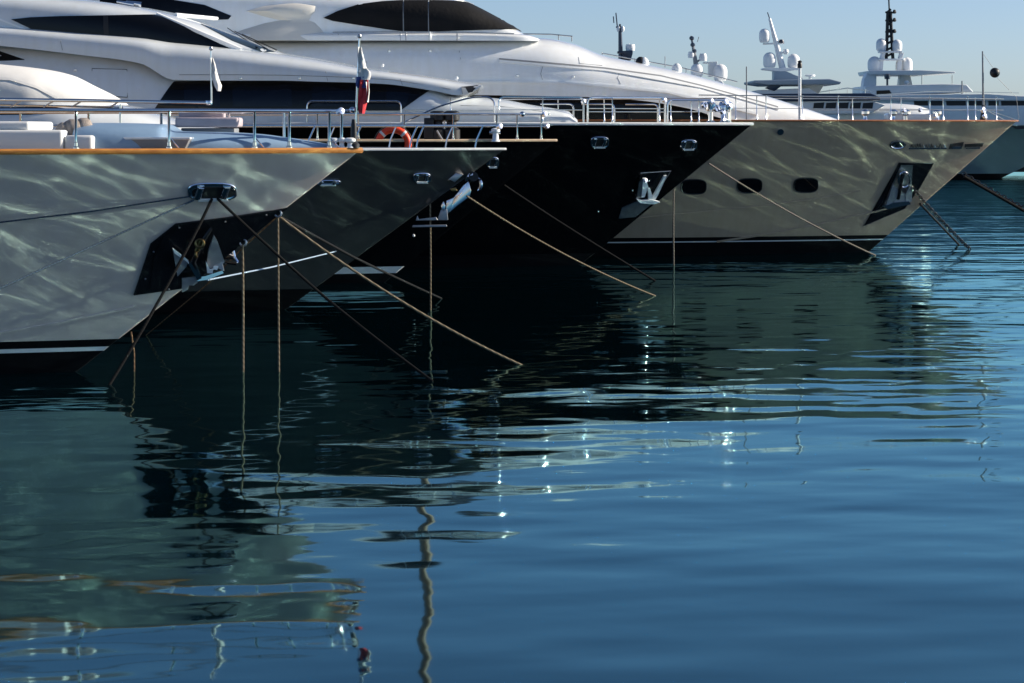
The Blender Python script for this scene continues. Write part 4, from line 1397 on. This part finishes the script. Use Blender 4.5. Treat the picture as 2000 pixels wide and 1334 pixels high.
MB().lathe(at(1582, 154, D), [(.08, 0), (.08, .12), (.3, .14), (.3, .24), (.08, .26)], 12).build('radar', M['radome'], fc)
tube('aft_rail', [at(1600, 180, D - 3), at(1655, 172, D - 3), at(1700, 178, D - 3)], .03, M['steel'], fc, 6)
for px in (1620, 1655, 1690):
    tube('rail_post', [at(px, 174, D - 3), at(px, 190, D - 3)], .025, M['steel'], fc, 6)
fh = House(D, D - 1, [(1655, 205, 240, 2.5, 4), (1740, 202, 240, 2.4, 3.5), (1790, 205, 240, 2.2, 3), (1815, 212, 240, 1.6, 2.6)])
fh.build('foredeck_cover', M['far_white'], fc)

# large yacht with black lattice mast
D = 185
fd, hd = far_hull('distant_yacht', 'large distant white yacht with black lattice mast, dome cluster and long hardtop', D, 2160, 3.9, 48, 'far_teal', 8)
for a, b in ((1731, 1734), (1744, 1739)):
    tube('mast_leg', [at(a, 116, D), at((a + b) / 2, 70, D), at(b, 22, D)], .13, M['black'], fd, 6)
for py in (110, 98, 86, 74, 62, 50, 40, 30, 24):
    k = (py - 22) / 94
    tube('mast_rung', [at(1733 - 2 * k, py, D), at(1740 + 4 * k, py - 6, D)], .09, M['black'], fd, 6)
    if py in (62, 40, 24):
        tube('mast_arm', [at(1729, py, D), at(1748, py + 1, D)], .07, M['black'], fd, 6)
        MB().lathe(at(1747, py, D), [(.08, -.1), (.16, .0), (.08, .2)], 8).build('mast_light', M['black'], fd)
tube('antenna', [at(1737, 24, D), at(1736, 0, D), at(1736, -12, D)], .06, M['black'], fd, 6)
dome(fd, 1721, 75, 100, 20, D)
dome(fd, 1752, 77, 100, 20, D)
dome(fd, 1708, 110, 140, 27, D)
dome(fd, 1772, 112, 140, 20, D)
dome(fd, 1757, 117, 140, 16, D, 'cream')
slab(fd, 'dome_shelf', [(1718, 100), (1762, 99), (1762, 103), (1718, 103)], D - .5, 1, 'radome', .02)
slab(fd, 'dome_shelf', [(1716, 115), (1765, 114), (1765, 118), (1716, 118)], D - .5, 1, 'radome', .02)
for px in (1722, 1758):
    slab(fd, 'shelf_leg', [(px, 103), (px + 8, 103), (px + 4, 116), (px - 3, 116)], D - .4, .6, 'radome', .02)
    slab(fd, 'shelf_leg', [(px - 4, 118), (px + 4, 118), (px + 2, 140), (px - 6, 140)], D - .4, .6, 'radome', .02)
slab(fd, 'hardtop', [(1697, 138), (1800, 137), (1866, 140), (1866, 143), (1800, 147), (1700, 146)], D - 3, 6, 'far_white', .06)
slab(fd, 'hardtop_pylon', [(1694, 142), (1712, 146), (1712, 188), (1684, 188), (1688, 155)], D - 2.6, 1.5, 'far_white', .05)
slab(fd, 'hardtop_pylon', [(1759, 147), (1778, 147), (1783, 168), (1756, 168)], D - 2, 1.2, 'cream', .05)
for px in (1801, 1860):
    tube('hardtop_post', [at(px, 146, D - 2.5), at(px, 168, D - 2.5)], .05, M['steel'], fd, 6)
MB().lathe(at(1771, 165, D - 2.8), [(.1, 0), (.22, .15), (.1, .3)], 10).build('deck_light', M['radome'], fd)
slab(fd, 'sun_deck', [(1690, 168), (1840, 164), (1888, 165), (1902, 180), (1690, 188)], D - 3.5, 7, 'far_white', .08)
slab(fd, 'sun_deck_window', [(1712, 177), (1737, 176), (1742, 183), (1712, 184)], D - 3.54, .1, 'glass', 0)
slab(fd, 'roof', [(1640, 187), (1820, 184), (1930, 183), (1990, 187), (2100, 190), (2100, 197), (1640, 197)], D - 4, 8, 'far_white', .08)
slab(fd, 'bridge_deck', [(1640, 197), (2120, 196), (2150, 208), (1640, 209)], D - 3.6, 7.2, 'far_white', .05)
for a, b in ((1785, 1812), (1818, 1843), (1848, 1886), (1892, 1924), (1930, 1950), (1955, 2010), (2016, 2080)):
    slab(fd, 'window', [(a, 196.5), (b, 196.5), (b + 1, 206), (a + 1, 206)], D - 3.66, .1, 'black', 0)
slab(fd, 'bulwark', [(1600, 207), (2180, 207), (2180, 245), (1600, 245)], D - 4, 8, 'far_white', .05)
slab(fd, 'side_opening', [(1975, 246), (2140, 246), (2130, 252), (1985, 252)], D - 4.3, .2, 'black', 0)
tube('deck_rail', [at(1700, 186, D - 4), at(1820, 178, D - 4), at(1990, 182, D - 4)], .03, M['steel'], fd, 6)
tube('signal_mast', [at(1733, 150, D - 3.2), at(1733, 188, D - 3.2)], .08, M['navy'], fd, 8)
MB().lathe(at(1733, 152, D - 3.2), [(.2, -.1), (.22, .0), (.22, .25), (.1, .3)], 10).build('signal_lamp', M['navy'], fd)
tube('dark_whip', [at(1879, 186, D - 3.9), at(1879, 158, D - 3.9)], .05, M['grey'], fd, 6)

# far hull at the right edge
D = 200
fe, he = far_hull('distant_yacht', 'distant dark teal hull with black bow marking at the right edge', D, 2140, 4.3, 40, 'far_teal', 8)
panel('bow_marking', he.xz([(1930, 336), (1960, 303), (2000, 270), (2060, 270), (2060, 336)]), he.y, .04, .1, M['black'], fe, 1.0)
panel('hull_port', he.xz([(1925, 287), (1940, 287), (1940, 297), (1925, 297)]), he.y, .05, .1, M['glass'], fe, 1.0)

# tall wooden mast beyond the row, seen in the water
sb = thing('sailing_boat', 'wooden mast of a sailing boat behind the white superstructure, mirrored in the water', 'sailing boat', (-3, 84, 0))
hsb = Hull(84, 3.0, 1.6, .8, 16, 1.9, 1.5, 8, 9)
hsb.skin('hull', -.4, 1.6, M['navy'], sb, 8, 20)
hsb.deck(1.58, M['deck'], sb)
mx_ = (826 - 1000) * 84 / F
tube('mast', [(mx_, 84, 1.5), (mx_, 84, 9), (mx_ + .05, 84, 20)], [.19, .17, .12], M['mast_wood'], sb, 14)
tube('boom', [(mx_ - .1, 84, 2.9), (mx_ - 5, 84, 3.0)], .1, M['mast_wood'], sb, 10)
